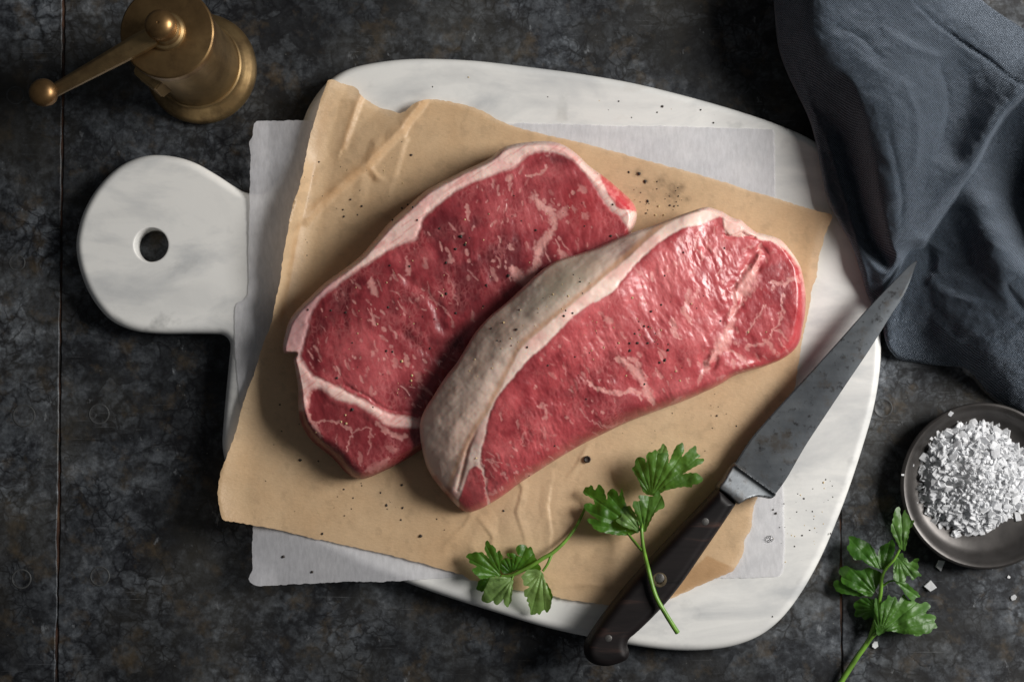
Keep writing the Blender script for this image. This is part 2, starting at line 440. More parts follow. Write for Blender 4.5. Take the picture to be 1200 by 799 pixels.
def mat_plain(name, c, rough, metal=0, noise=None, trans=0):
    m = NT(name)
    if noise:
        n = m.noise(noise, 4); m.set(Base_Color=m.ramp(n, [(.3, np.array(c)*.6), (.7, np.minimum(np.array(c)*1.25, 1))]))
        m.bump(n, .0003, .6)
    else: m.set(Base_Color=c)
    m.set(Roughness=rough, Metallic=metal, Transmission_Weight=trans); return m.m

def mat_salt():
    m = NT('flaky_salt'); c = m.ramp(m.noise(500, 3), [(.3, (.90, .91, .93)), (.7, (.95, .955, .96))]); paper_shader(m, c, .45, 0, .4); return m.m
M = dict(table=mat_table(), groove=mat_groove(), marble=mat_marble(), wax=mat_wax(), brown=mat_brown(), meat=mat_meat(),
         linen=mat_linen(), brass=mat_brass(), bronze=mat_brass(.8, 'browned_brass', (1.0, .92, .86)), copper=mat_brass(.95, 'coppery_brass', (1.0, .87, .78)), steel=mat_steel(), wood=mat_wood(),
         leaf=mat_leaf('parsley_leaf', lin(44, 90, 20), lin(76, 126, 36)), stem=mat_plain('parsley_stem', lin(104, 146, 52), .4, noise=150),
         pewter=mat_plain('dark_pewter', lin(78, 75, 73), .40, .6, 60),
         salt=mat_salt(), black=mat_plain('black_pepper', lin(50, 42, 36), .7, 0, 900),
         cream=mat_plain('pepper_core', lin(206, 180, 132), .7, 0, 900), pin=mat_plain('rivet_metal', lin(92, 90, 88), .55, .7, 500),
         ring=mat_plain('brass_ring', lin(84, 72, 52), .6, .4, 500), water=mat_plain('water', (1, 1, 1), .02, 0, None, 1.0),
         nail=mat_plain('nail_zinc', lin(66, 67, 67), .6, .2, 260), stitch=mat_plain('grey_thread', lin(104, 116, 130), .9, 0, 400))

ZB = 0.014            # marble board top
ZW = ZB + 0.0006      # waxed paper
ZP = ZB + 0.0013      # brown paper
DZ = ZB - 0.018
# ------------------------------------------------------------------ table (setting)
tbl = tag(empty('table', (0, 0, -0.03)), kind='structure')
tag(tbl, 'dark mottled zinc table top with riveted seams', 'table')
def box(name, x0, x1, y0, y1, z0, z1, mat, parent, bev=0.0):
    bm = bmesh.new(); bmesh.ops.create_cube(bm, size=1)
    for v in bm.verts: v.co = Vector(((x0+x1)/2+v.co.x*(x1-x0), (y0+y1)/2+v.co.y*(y1-y0), (z0+z1)/2+v.co.z*(z1-z0)))
    if bev: bmesh.ops.bevel(bm, geom=bm.edges, offset=bev, segments=2, affect='EDGES', profile=.6)
    me = bpy.data.meshes.new(name); bm.to_mesh(me); bm.free(); return link(name, me, mat, parent)
box('wooden_core', -.62, .62, -.46, .46, -.03, -.0007, M['groove'], tbl)
xs = [P1(70.5, 400, 0).x, P1(986, 700, 0).x]
g = .00065; panels = []
def panel(x0, x1, seed):
    """sheet of metal with slightly uneven cut edges"""
    ys = np.linspace(-.46, .46, 420); yy = ys*1000
    j = lambda k: .0011*(fbm(yy*.03, yy*0, seed+k, 3)-.5)+.0005*(vnoise(yy*.25, yy*0, seed+k+5)-.5)
    L = np.stack([x0+j(0), ys], 1); R = np.stack([x1+j(20), ys], 1); n = len(ys); V = []; F = []
    for (dx, z) in ((0, -.0022), (0, -.0004), (.0004, 0)):
        V += [(x+dx, y, z) for x, y in L]+[(x-dx, y, z) for x, y in R]
    for i in range(n-1):
        for k in range(2):
            o = k*2*n; F.append((o+i, o+2*n+i, o+2*n+i+1, o+i+1)); F.append((o+n+i, o+n+i+1, o+3*n+i+1, o+3*n+i))
        F.append((4*n+i, 5*n+i, 5*n+i+1, 4*n+i+1))
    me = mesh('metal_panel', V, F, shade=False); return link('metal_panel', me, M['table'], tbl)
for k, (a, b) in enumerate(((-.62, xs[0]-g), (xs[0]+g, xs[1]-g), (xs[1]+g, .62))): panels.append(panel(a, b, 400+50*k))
for (x, y, r) in [(18, 112, 11), (28, 487, 13), (116, 485, 12), (25, 678, 12), (117, 675, 12), (20, 308, 10), (1035, 478, 11), (1033, 690, 8)]:
    c = P1(x, y, 0); R = r*S*random.uniform(.94, 1.04); lp = random.uniform(.00012, .00024)
    o = lathe('nail_head', [(R*1.03, -.0001), (R*1.02, lp*.5), (R*.97, lp), (R*.91, lp*.8), (R*.87, .00004), (R*.5, .00008), (0, .0001)], M['nail'], panels[0 if x < 70 else 1 if x < 986 else 2], 28, c, 60)
    o.data.materials.append(M['table'])
    for p in o.data.polygons:
        if (Vector(p.center)-c).to_2d().length < R*.88: p.material_index = 1

# ------------------------------------------------------------------ marble board
bo = [(357,140),(363,126),(375,108),(390,93),(410,82),(440,75),(475,71),(512,70.5),(560,73),(620,80),(680,88),(740,98.5),(800,113),(860,130),(910,147),(950,165),
      (975,187),(995,222),(1010,270),(1020,320),(1028,365),(1031,405),(1029,440),(1022,480),(1010,522),(995,568),(980,608),(961,652),(940,690),(918,720),(895,740),(870,752),
      (840,759),(800,761),(755,757),(700,747),(640,734),(580,716),(520,697),(470,679),(410,655),(345,620),(295,580),(270,552),(262,525),(263,495),(266,460),(269,428),(271,408),
      (269.5,399),(263,393),(252,391.3),(225,391),(190,391),(160,388),(135,378),(118,362),(104,340),(95,315),(91,290),(94,267),(102,244),(116,221),(135,201),(155,189),(178,183),
      (205,184.5),(230,192),(255,206),(275,219),(291,227),(312,226),(330,205),(345,172)]
cu = bpy.data.curves.new('board_curve', 'CURVE'); cu.dimensions = '2D'; cu.fill_mode = 'BOTH'
BV = .0045
cu.extrude = ZB/2-BV; cu.bevel_depth = BV; cu.bevel_resolution = 9; cu.offset = -BV
pts = P(*catmull(bo, 6).T, ZB*.55)
sp = cu.splines.new('POLY'); sp.points.add(len(pts)-1); sp.use_cyclic_u = True
for k, p in enumerate(pts): sp.points[k].co = (p[0], p[1], 0, 1)
hc = P1(177, 287, ZB); hr = 19.5*S*.975
sp = cu.splines.new('POLY'); sp.points.add(47); sp.use_cyclic_u = True
for k in range(48):
    a = -2*math.pi*k/48; rr = hr+BV; sp.points[k].co = (hc.x+rr*math.cos(a), hc.y+rr*math.sin(a), 0, 1)
co = bpy.data.objects.new('board_curve', cu); col.objects.link(co); bpy.context.view_layer.update()
me = bpy.data.meshes.new_from_object(co.evaluated_get(bpy.context.evaluated_depsgraph_get()))
bpy.data.objects.remove(co)
bm = bmesh.new(); bm.from_mesh(me); bmesh.ops.remove_doubles(bm, verts=bm.verts, dist=1e-6)
hmin = min(math.hypot(v.co.x-hc.x, v.co.y-hc.y) for v in bm.verts)
for v in bm.verts:
    v.co.z += ZB/2+.0001
    q = Vector((v.co.x-hc.x, v.co.y-hc.y)); L_q = q.length
    if L_q < hr+BV*2.6:
        q *= (hr+max(0, L_q-hmin)*.16)/L_q; v.co.x = hc.x+q.x; v.co.y = hc.y+q.y
tops = [f for f in bm.faces if f.normal.z > .999 and f.calc_center_median().z > ZB*.9]
bmesh.ops.inset_region(bm, faces=tops, thickness=.0007, depth=0)
bm.to_mesh(me); bm.free(); me.materials.clear()
me.polygons.foreach_set('use_smooth', [True]*len(me.polygons)); me.set_sharp_from_angle(angle=math.radians(32))
board = tag(link('marble_board', me, M['marble']), 'white grey-veined marble serving board with a holed round handle', 'cutting board')

# ------------------------------------------------------------------ papers
def ragged(outline, amp, seed, tear=None):
    p = catmull(outline, 4, True)
    # resample about every 1.3 px and jitter along the normal
    q = []
    for a, b in zip(p, np.roll(p, -1, 0)):
        n = max(1, int(np.hypot(*(b-a))/1.3))
        for k in range(n): q.append(a+(b-a)*k/n)
    q = np.array(q); t = np.roll(q, -1, 0)-np.roll(q, 1, 0); t /= np.linalg.norm(t, axis=1)[:, None]+1e-9
    nrm = np.stack([t[:, 1], -t[:, 0]], 1); s = np.arange(len(q))
    j = amp*(vnoise(s*.5, s*0, seed)-.5)*1.2+amp*1.6*(fbm(s*.05, s*0, seed+5)-.5)
    return q+nrm*j[:, None]
def corners(pts): # straight sheet: keep corners by doubling points
    return pts
wo = [(298.5,142),(298,142),(330,141.5),(367,142),(450,143),(560,144.5),(640,145),(720,147),(800,148.5),(880,151),(905,152),(907.5,154),(908,190),(908.5,228),(911,330),(914,450),(918,560),(920,640),
      (918,668),(913,675),(890,676.5),(860,677),(760,676),(660,673),(560,673.5),(520,677),(470,680.5),(400,682),(340,684),(306,686),(296,684),(292,679),(294,672),(296,664),(296,640),(296,600),(287,520),(279,450),(275,400),(275.5,370),(277,357),
      (288,349),(291,335),(291,300),(292,250),(293,200),(294,176),(292,168),(296,160),(297,150)]
wout = ragged(wo, 1.0, 3)
def sheet(name, outline, step, zf, mat, attrs=None):
    X, Y, F, rim, D, I, T = grid_fill(outline, step)
    Z = zf(X, Y, D)
    me = mesh(name, P(X, Y, Z), [f[::-1] if False else f for f in F])
    for k, fn in (attrs or {}).items(): set_attr(me, k, fn(X, Y))
    return link(name, me, mat), (X, Y, Z)
bpoly = catmull(bo, 4)
def wax_z(X, Y, D=None):
    off = np.clip(-sdist(X, Y, bpoly), 0, 80)
    z = ZW+.00012*fbm(X*.03, Y*.03, 4)-off*S*.06
    z = z+.0022*smooth(320, 292, X)*smooth(330, 150, Y)          # lifted upper left edge
    z = z+.0025*smooth(330, 292, X)*smooth(640, 690, Y)          # curled torn corner
    return z
wax, _ = sheet('waxed_paper', wout, 2.4, wax_z, M['wax'])
tag(wax, 'torn sheet of white translucent waxed paper under the brown sheet', 'paper')

bp = [(385,94),(390,94),(402,98),(418,103),(424,112),(440,124),(458,130),(472,132),(483,124),(496,117),(508,116.5),(530,120),(560,128),(582,140),(602,148),(640,158),(680,168),(720,178),(765,190),(830,208),(900,230),(955,247),(975,252.5),(974,257),
      (968,272),(964,290),(960,302),(957,325),(951,340),(948,365),(941,395),(936,425),(928,470),(915,520),(898,560),(887,583),(882,600),(880,620),(872,632),(870,648),(862,664),(858,669),(845,675),(805,692),(777,704),(740,712),(706,708),(660,701),(640,696),(600,690),(556,681),(540,673),(500,661),
      (470,653),(430,644),(375,632),(330,622),(300,616),(275,612),(263,609),(259,602),(255,580),(257,560),(264,540),(275,510),(286,470),(297,440),(308,405),(318,378),(325,345),(330,310),(335,280),(343,240),(350,220),(358,185),(362,165),(372,130),(380,105)]
bout = ragged(bp, 1.1, 8)
LE = catmull([(386,95,5.5),(372,130,6.0),(361,168,7.5),(350,218,10),(336,275,11.5),(329,315,10.5),(318,378,8.0),(308,405,6.5),(297,440,5),(286,470,4.6),(275,510,5),(264,540,6),(256,575,6.6),(261,607,5.5)], 5, False)
FOLDS = [([(500,112,4.2),(470,150,3.4),(430,190,3.0),(395,220,2.8),(358,256,1.8)], 9, 34, 1), ([(424,108,2.2),(412,140,1.6),(402,172,1.2)], 6, 18, 1),
         ([(440,168,.9),(425,205,.7),(420,235,.3)], 12, 8, 1), ([(474,164,1.0),(462,205,.6),(450,245,.2)], 6, 24, 1),
         ([(600,548,.2),(612,572,.7),(606,600,.6),(618,640,.2)], 9, 3, 1), ([(648,556,.2),(640,590,.7),(646,625,.5),(640,660,.1)], 3, 10, 1), ([(560,606,.2),(578,628,.6),(572,655,.3)], 8, 3, 1), ([(690,520,.2),(676,545,.6),(664,560,.2)], 7, 3, 1),
         ([(520,640,.1),(545,615,.5),(552,598,.2)], 3, 8, 1), ([(700,650,.1),(740,625,.5),(760,600,.2)], 9, 3, 1), ([(432,196,.2),(441,207,1.2),(452,212,.2)], 4, 6, 1), ([(640,690,.1),(690,684,.4),(740,690,.1)], 6, 3, 1), ([(345,420,.1),(372,470,.3),(365,520,.1)], 10, 4, 1)]
def bz(X, Y):
    d, i, t = seg_dist(X, Y, LE, False); h = LE[i, 2]+(LE[i+1, 2]-LE[i, 2])*t
    z = .62*h*np.clip(1-d/36, 0, 1)**1.7+.5*h*np.clip(1-d/13, 0, 1)*smooth(170, 215, Y)*smooth(410, 350, Y)
    for p, wl, wr_, _ in FOLDS:
        p = np.array(p, float); jx = 4*(fbm(X*.05, Y*.05, 61)-.5); d, i, t = seg_dist(X+jx, Y+jx*.5, p, False); h = p[i, 2]+(p[i+1, 2]-p[i, 2])*t
        sx = (p[i+1, 0]-p[i, 0])*(Y-p[i, 1])-(p[i+1, 1]-p[i, 1])*(X-p[i, 0]); w = np.where(sx > 0, wr_, wl)
        q = np.clip(1-d/w, 0, 1); z = z+h*q
    z = z+3.0*smooth(340, 262, X)*smooth(560, 620, Y)+2.6*smooth(930, 978, X)+2.0*smooth(640, 672, Y)*smooth(790, 865, X)
    z = z+1.6*smooth(470, 395, X)*smooth(230, 120, Y)
    return z
wr = [[(576,596),(582,560),(596,535)],[(600,590),(612,560),(606,545),(625,540)],[(640,575),(634,610),(628,650)],[(655,560),(650,600),(655,640)],[(546,655),(560,620),(552,600)],[(520,660),(523,625)],[(670,545),(690,525),(700,512)],
      [(690,660),(730,640)],[(590,650),(625,625),(640,600)],[(700,690),(650,676),(600,670)]]
def brown_z(X, Y, D=None):
    z = np.maximum(bz(X, Y), 0)*.001
    wob = fbm(X*.02, Y*.02, 12, 3)
    c = 0
    for i, w in enumerate(wr):
        w = np.array(w, float); x0, y0 = w.min(0)-25; x1, y1 = w.max(0)+25
        m = (X > x0) & (X < x1) & (Y > y0) & (Y < y1)
        if not m.any(): continue
        d, _, t = seg_dist(X[m]+5*(vnoise(X[m]*.08, Y[m]*.08, i)-.5), Y[m]+5*(vnoise(X[m]*.08, Y[m]*.08, i+40)-.5), w, False)
        e = np.zeros(X.shape); e[m] = np.clip(1-d/6.5, 0, 1)*.8-.18*np.exp(-((d-11)/6)**2); c = c+e
    crump = np.abs(fbm(X*.018+3, Y*.018, 31, 2)-.5)*.0020*smooth(520, 640, Y)*smooth(860, 700, X)*smooth(420, 560, X)
    return ZP+z+.00012*np.maximum(c, -.3)+.0003*wob+crump+.0004
def stain(X, Y):
    s = 0
    for (x, y, r, a) in [(748,203,5,.8),(757,212,4,.6),(775,212,10,.35),(790,222,12,.4),(800,218,4,.5),(805,233,5,.5),(765,225,16,.18),(785,235,14,.2)]:
        s = s+a*np.exp(-((X-x)**2+(Y-y)**2)/(2*(r*.55)**2))*(.5+vnoise(X*.4, Y*.4, 2))
    s = s+.12*smooth(.62, .75, fbm(X*.09, Y*.09, 77))
    return np.clip(s, 0, .85)
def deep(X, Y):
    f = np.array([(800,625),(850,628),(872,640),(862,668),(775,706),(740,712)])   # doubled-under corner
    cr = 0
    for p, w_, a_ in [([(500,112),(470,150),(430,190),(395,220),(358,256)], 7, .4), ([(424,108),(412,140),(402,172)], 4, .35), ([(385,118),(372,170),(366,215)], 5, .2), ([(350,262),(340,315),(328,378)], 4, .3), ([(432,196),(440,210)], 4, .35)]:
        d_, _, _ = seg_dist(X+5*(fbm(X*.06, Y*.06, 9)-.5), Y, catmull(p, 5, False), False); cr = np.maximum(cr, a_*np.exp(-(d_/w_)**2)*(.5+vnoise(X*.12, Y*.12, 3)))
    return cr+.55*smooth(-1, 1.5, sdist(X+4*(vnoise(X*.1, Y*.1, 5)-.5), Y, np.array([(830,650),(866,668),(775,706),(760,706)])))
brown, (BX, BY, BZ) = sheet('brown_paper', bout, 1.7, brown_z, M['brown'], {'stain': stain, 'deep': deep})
tag(brown, 'creased brown parchment sheet lying beneath both raw steaks', 'paper')

# ------------------------------------------------------------------ steaks
def strokes(X, Y, lst, seed, warp=1.0):
    """soft irregular bands along polylines: (points, half width, strength)"""
    out = np.zeros(X.shape)
    wx = 6*(fbm(X*.09, Y*.09, seed)-.5); wy = 6*(fbm(X*.09, Y*.09, seed+9)-.5)
    wx = wx+3*(vnoise(X*.35, Y*.35, seed+21)-.5); wy = wy+3*(vnoise(X*.35, Y*.35, seed+22)-.5)
    wx = wx*warp; wy = wy*warp
    wn = .55+1.2*fbm(X*.12, Y*.12, seed+3); wq = fbm(X*.22, Y*.22, seed+30)
    for p, w, a in lst:
        p = catmull(p, 5, False); x0, y0 = p.min(0)-w-8; x1, y1 = p.max(0)+w+8
        m = (X > x0) & (X < x1) & (Y > y0) & (Y < y1)
        if not m.any(): continue
        d, si, stt = seg_dist(X[m]+wx[m], Y[m]+wy[m], p, False)
        u = (si+stt)/(len(p)-1); tp = .25+.75*np.sqrt(np.clip(np.sin(math.pi*u), 0, 1)) if len(p) < 16 else .6+.4*np.sqrt(np.clip(np.sin(math.pi*u), 0, 1))
        v = a*smooth(1.3, .35, d/(w*wn[m]*tp))*(.78+.22*smooth(.3, .6, wq[m])); out[m] = np.maximum(out[m], v)
    return out

def build_steak(name, outline, zplate, paint, floor, step=.85, tuck=7):
    """outline rows: x, y, rim radius px, rim start fraction"""
    oc = catmull(outline, 5); oc[:, 2] = np.maximum(oc[:, 2]*.72, 1.5); oc[:, 3] = np.clip(oc[:, 3], .05, 1)
    s = np.arange(len(oc)); oc[:, 0] += 1.6*(fbm(s*.16, s*0+.3, 3)-.5); oc[:, 1] += 1.6*(fbm(s*.16, s*0+7.3, 4)-.5)
    X, Y, F, rim, D, I, T = grid_fill(oc, step)
    nx = np.roll(oc, -1, 0)
    R = oc[I, 2]+(nx[I, 2]-oc[I, 2])*T; E = oc[I, 3]+(nx[I, 3]-oc[I, 3])*T
    # relax R and E a little so that they vary smoothly inside
    colr, fat, cap, dz = paint(X, Y, D)
    H = zplate(X, Y)
    t = np.clip(D/R, 0, 1); f = np.sqrt(np.maximum(1-(1-t)**2, 0))
    Z = floor+H*(E+(1-E)*f)+dz*np.clip(D/4, .15, 1)
    V = P(X, Y, Z)
    # side wall below the rim
    rv = sorted({u for e in rim for u in e}); pos = {v: k for k, v in enumerate(rv)}
    ra = np.array(rv); a = oc[I[ra], :2]; b = nx[I[ra], :2]; tg = b-a; tg /= np.linalg.norm(tg, axis=1)[:, None]+1e-9
    nin = np.stack([-tg[:, 1], tg[:, 0]], 1)
    cen = oc[:, :2].mean(0); test = inside((X[ra]+nin[:, 0]*3), (Y[ra]+nin[:, 1]*3), oc); nin[~test] *= -1
    ringV = []; ringF = []; base = len(V); nr = 7
    for k in range(1, nr+1):
        u = k/nr
        inn = tuck*u**1.6-1.2*math.sin(math.pi*min(1, u*1.6))
        xx = X[ra]+nin[:, 0]*inn; yy = Y[ra]+nin[:, 1]*inn
        zz = Z[ra]+(floor-.0001-Z[ra])*u
        W = P(X[ra], Y[ra], Z[ra])
        Wi = W.copy(); d3 = P(xx, yy, Z[ra])-W; Wi[:, :2] += d3[:, :2]; Wi[:, 2] = zz
        ringV.append(Wi)
    V = np.concatenate([V]+ringV)
    for (u, v) in rim:
        for k in range(nr):
            p0 = pos[u]; p1 = pos[v]
            A = u if k == 0 else base+(k-1)*len(ra)+p0; B = v if k == 0 else base+(k-1)*len(ra)+p1
            C = base+k*len(ra)+p1; Dd = base+k*len(ra)+p0
            F.append([B, A, Dd, C])
    rep = lambda q: np.concatenate([q]+[q[ra]]*nr)
    colr = rep(colr); fat = rep(fat); cap = rep(cap)
    colr[len(X):] *= (.85+.3*rng.random(len(colr)-len(X)))[:, None]
    root = empty(name, tuple(P1(outline[:, 0].mean(), outline[:, 1].mean(), floor)))
    Fa = np.array([[f[0], f[1], f[2], f[-1]] for f in F]); fc = cap[Fa].mean(1) > .5
    whole = mesh('whole', V, F); vn = np.zeros(len(V)*3, np.float32); whole.vertex_normals.foreach_get('vector', vn); vn = vn.reshape(-1, 3); bpy.data.meshes.remove(whole)
    for part, sel in (('lean_meat', ~fc), ('fat_cap', fc)):
        ii = np.nonzero(sel)[0]
        ff = [F[i] for i in ii]; us = np.unique(np.concatenate([np.array(f) for f in ff])); mp = -np.ones(len(V), int); mp[us] = np.arange(len(us))
        me = mesh(part, V[us], [[int(mp[v]) for v in f] for f in ff])
        set_attr(me, 'Col', np.clip(colr[us], 0, 1)); set_attr(me, 'fat', fat[us])
        me.normals_split_custom_set_from_vertices(vn[us].tolist())
        link(part, me, M['meat'], root)
    return root, (X, Y, Z)

def lean_color(X, Y, seed, ang, light, mid, dark):
    a = fbm(X*.012, Y*.012, seed, 3); b = fbm(X*.05, Y*.05, seed+1, 4)
    dw = 26*(fbm(X*.012, Y*.012, seed+15, 2)-.5); u, v = rot(X+dw, Y+dw*.6, ang); fib = fbm(u*.16, v*.035, seed+2, 3); fine = vnoise(u*.7, v*.16, seed+3)
    t = np.clip(.48+1.8*(a-.5)+1.1*(b-.5)+.4*(fib-.5), 0, 1)
    c = mix(mix(dark+0*X[..., None], mid, smooth(0, .5, t)), light, smooth(.45, 1, t))
    c = c*(.93+.14*fine)[..., None]
    # marbling flecks: short tapered spindles along the local grain, in loose clusters
    rg = random.Random(seed); lst = []
    x0, x1, y0, y1 = X.min(), X.max(), Y.min(), Y.max()
    while len(lst) < 620:
        cx, cy = rg.uniform(x0, x1), rg.uniform(y0, y1)
        dens = fbm(np.array([cx*.02]), np.array([cy*.02]), seed+5, 2)[0]
        if rg.random() > (dens-.28)*2.2: continue
        a_ = math.radians(ang+90+70*(vnoise(np.array([cx*.012]), np.array([cy*.012]), seed+9)[0]-.5)+rg.gauss(0, 13))
        L_f = rg.choice([3, 4, 5, 7, 9, 13])*rg.uniform(.7, 1.2); bx_, by_ = L_f*math.cos(a_)/2, L_f*math.sin(a_)/2; k_ = rg.uniform(-.25, .25)
        lst.append(([(cx-bx_, cy-by_), (cx-by_*k_, cy+bx_*k_), (cx+bx_, cy+by_)], rg.choice([.9, 1.0, 1.2, 1.5, 2.2]), rg.uniform(.3, 1.0)))
    fl = strokes(X, Y, lst, seed+4, .3)
    return c, fl, fib, b
FAT = lin(240, 205, 194); FATP = lin(232, 184, 176); MARB = lin(232, 168, 160)

# ---- first steak (upper left)
o1 = [(332,412,5,.6),(333,396,8,.6),(339,376,9,.55),(350,361,9,.5),(367,344,9,.5),(384,329,9,.5),(402,316,9,.5),(421,301,9,.45),(440,280,10,.4),(455,262,11,.35),(470,248,11,.35),(488,233,10,.4),(505,220,9,.45),(540,202,8,.5),(572,187,8,.5),(590,173,8,.5),(615,167,8,.5),(650,166.5,9,.5),(672,177,10,.5),(690,194,12,.4),
      (704,204,16,.3),(722,219,18,.3),(740,236,18,.3),(746,250,15,.35),(744,263,12,.4),(737,275,9,.5),(725,292,6,.7),(690,310,5,.8),(650,328,5,.8),(622,352,5,.8),(585,385,5,.8),(560,418,5,.8),(535,448,5,.8),(515,478,5,.8),(505,500,6,.7),(500,520,10,.4),(488,530,16,.3),(470,541,22,.25),(450,551,24,.22),(432,559,24,.22),(418,560,24,.22),(404,552,24,.22),
      (390,536,24,.22),(366,516,20,.22),(354,498,16,.25),(350,478,12,.35),(349,455,8,.5),(346,434,6,.6),(344,421,4,.65),(347,414.5,3,.7),(340,414,3,.7)]
o1 = np.array(o1, float)
L1 = catmull([(354,421),(357,404),(360,388),(368,362),(379,348),(397,333),(420,317),(440,304),(455,293),(470,286),(487,281),(492,270),(499,253),(520,234),(545,218),(575,206),(602,197),(612,188),(622,181),(640,178),(655,181),(672,189),(686,204),(698,220),(708,236),(716,246),(728,256),(737,272),(732,300),
              (700,335),(640,375),(590,430),(545,490),(505,497),(486,490),(455,484),(432,472),(405,458),(382,447),(366,438)], 4)
L1b = catmull([(366,456),(377,455),(388,464),(402,470),(421,476),(440,488),(455,499),(475,501),(503,503),(505,530),(470,548),(440,566),(415,570),(385,548),(368,528),(350,500),(348,484),(357,480),(360,464)], 4)
RP = catmull([(703,203),(722,218),(741,235),(747,248),(738,247),(724,243),(714,229)], 4)
st1 = [([(628,231),(638,243),(648,252),(650,262),(645,274),(636,287),(630,300),(626,313),(622,326),(616,338)],5.0,1),([(600,314),(608,323),(618,328),(626,326)],5.5,.95),([(650,256),(660,250),(664,243)],5,.7),([(622,232),(632,230)],4,.6),
       ([(618,206),(630,206),(638,200),(640,194)],2.0,.8),([(545,240),(548,248),(551,260)],2.4,.7),([(676,222),(683,220),(686,226)],4,.55),([(655,293),(661,299),(664,304)],4,.75),([(646,181),(644,172)],2,.5),
       ([(597,285),(601,294)],3,.8),([(524,292),(529,304),(530,308)],3.4,.7),([(475,302),(478,315),(480,324)],3,.6),([(434,325),(437,340),(440,348)],4,.75),([(497,302),(503,315)],3,.5),([(575,312),(578,322),(582,330)],3,.55),
       ([(432,362),(437,375),(440,382)],2,.7),([(461,317),(466,330)],2,.6),([(445,392),(452,402)],2,.6),([(475,412),(478,425),(480,430)],2.5,.7),([(553,365),(556,378)],2.5,.5),([(460,420),(463,432)],3,.5),([(488,434),(493,448)],4,.4),
       ([(410,328),(413,334)],2,.5),([(413,362),(416,370)],2,.5),([(683,250),(690,258)],3,.5),([(672,240),(676,250)],2,.5),([(500,330),(508,350),(528,370),(532,385)],1.3,.45),([(520,318),(530,335),(537,360)],1.1,.4),
       ([(346,424),(352,440),(366,449),(384,453),(402,458)],6,1),([(402,460),(420,468),(437,478),(456,488),(478,493),(500,492)],4.5,.85),([(358,476),(362,489),(370,501),(378,511)],3.2,.8),([(358,455),(358,480)],4.5,.9),
       ([(368,497),(378,493),(392,494),(404,499),(413,507),(410,516),(407,528)],1.3,.65),([(413,507),(422,501),(434,502),(438,510)],1.2,.55),([(441,494),(448,502),(456,506),(468,511),(478,511)],2.8,.7),([(436,505),(434,520),(430,532)],1.3,.4),
       ([(452,524),(462,527),(466,524)],4,.4),([(428,550),(445,546),(456,537)],4,.5),([(420,528),(424,545)],2.5,.4),([(394,508),(396,520)],1.2,.4)]
def paint1(X, Y, D):
    wx = 3.5*(fbm(X*.12, Y*.12, 51)-.5); wy = 3.5*(fbm(X*.12, Y*.12, 52)-.5)
    s1 = sdist(X+wx, Y+wy, L1); s2 = sdist(X+wx, Y+wy, L1b)
    lean = np.maximum(smooth(-3.0, 2.6, s1), smooth(-3.0, 2.6, s2))
    c, fl, fib, b = lean_color(X, Y, 100, -17, lin(184, 83, 87), lin(150, 55, 61), lin(110, 34, 41))
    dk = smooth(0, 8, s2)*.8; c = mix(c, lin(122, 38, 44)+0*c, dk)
    edge = smooth(10, 0, s1)*smooth(-2, 1, s1)*.3; c = mix(c, lin(190, 72, 78)+0*c, edge)
    brt = np.exp(-((X-690)/38)**2-((Y-245)/34)**2)*.5; c = mix(c, lin(190, 62, 66)+0*c, brt)
    st = strokes(X, Y, st1, 60)
    m = np.clip(np.maximum(st, fl*.85*smooth(2, 8, s1)), 0, 1)
    n = fbm(X*.06, Y*.06, 71); lines = vnoise(*[q*k for q, k in zip(rot(X, Y, -35), (.05, .55))], 72)
    fc = mix(FAT+0*c, FATP, smooth(.35, .7, n)); fc = mix(fc, lin(214, 140, 132)+0*c, .5*smooth(.62, .85, lines))
    mem = smooth(405, 380, X)*smooth(440, 400, Y); fc = mix(fc, lin(190, 138, 140)+0*c, .75*mem)
    rim = smooth(5, 0, D); fc = mix(fc, lin(196, 160, 140)+0*c, .5*rim)
    c = mix(c, MARB*(.9+.25*(n-.5))[..., None], m*.92)
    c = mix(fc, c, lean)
    rp = smooth(-1, 2, sdist(X+wx, Y+wy, RP)); c = mix(c, mix(lin(206, 48, 60)+0*c, lin(226, 110, 110)+0*c, smooth(.55, .75, vnoise(X*.25, Y*.25, 6))), rp*.95)
    fat = np.clip(np.maximum(1-lean, m), 0, 1)*(1-rp); cap = ((s1 < 0) & (s2 < 0) & (D < 34)).astype(float)
    dz = .0006*(fbm(X*.035, Y*.035, 81)-.5)*2+.00016*(fib-.5)*2*lean+.0004*(1-lean)*smooth(0, -6, s1)*smooth(670, 620, X)+.0003*(b-.5)*2
    dz = dz-.0002*np.exp(-((s1)/2.2)**2)*smooth(9, 16, D)-.0008*smooth(0, 10, s2)
    g, _, _ = seg_dist(X, Y, catmull([(480,330),(500,345),(512,362),(520,385),(545,388)], 6, False), False); dz = dz-.0005*np.exp(-(g/6)**2)+.0004*np.exp(-((g-10)/8)**2)
    g, _, _ = seg_dist(X, Y, catmull([(430,405),(460,385),(490,405),(530,430)], 6, False), False); dz = dz-.0006*np.exp(-(g/6)**2)
    g, _, _ = seg_dist(X+wx, Y+wy, catmull([(405,452),(430,464),(455,480),(500,482)], 6, False), False); dz = dz-.0005*np.exp(-(g/2.0)**2)
    return c, fat, cap, dz
pl1 = RBF([(360,440,22),(350,400,20),(420,350,24),(380,480,20),(430,520,18),(480,500,16),(480,300,25),(540,250,25),(600,210,24),(660,200,23),(720,250,22),(640,280,22),(580,340,21),(500,430,18.5),(440,430,22),(550,300,24.5),(690,300,21),(530,400,18.5),(600,350,19.5),(660,310,20.5)], 'tps', 1e-2)
FL = ZP+.0014
steak1, S1 = build_steak('sirloin_steak', o1, lambda X, Y: pl1(X, Y)*.001, paint1, FL)
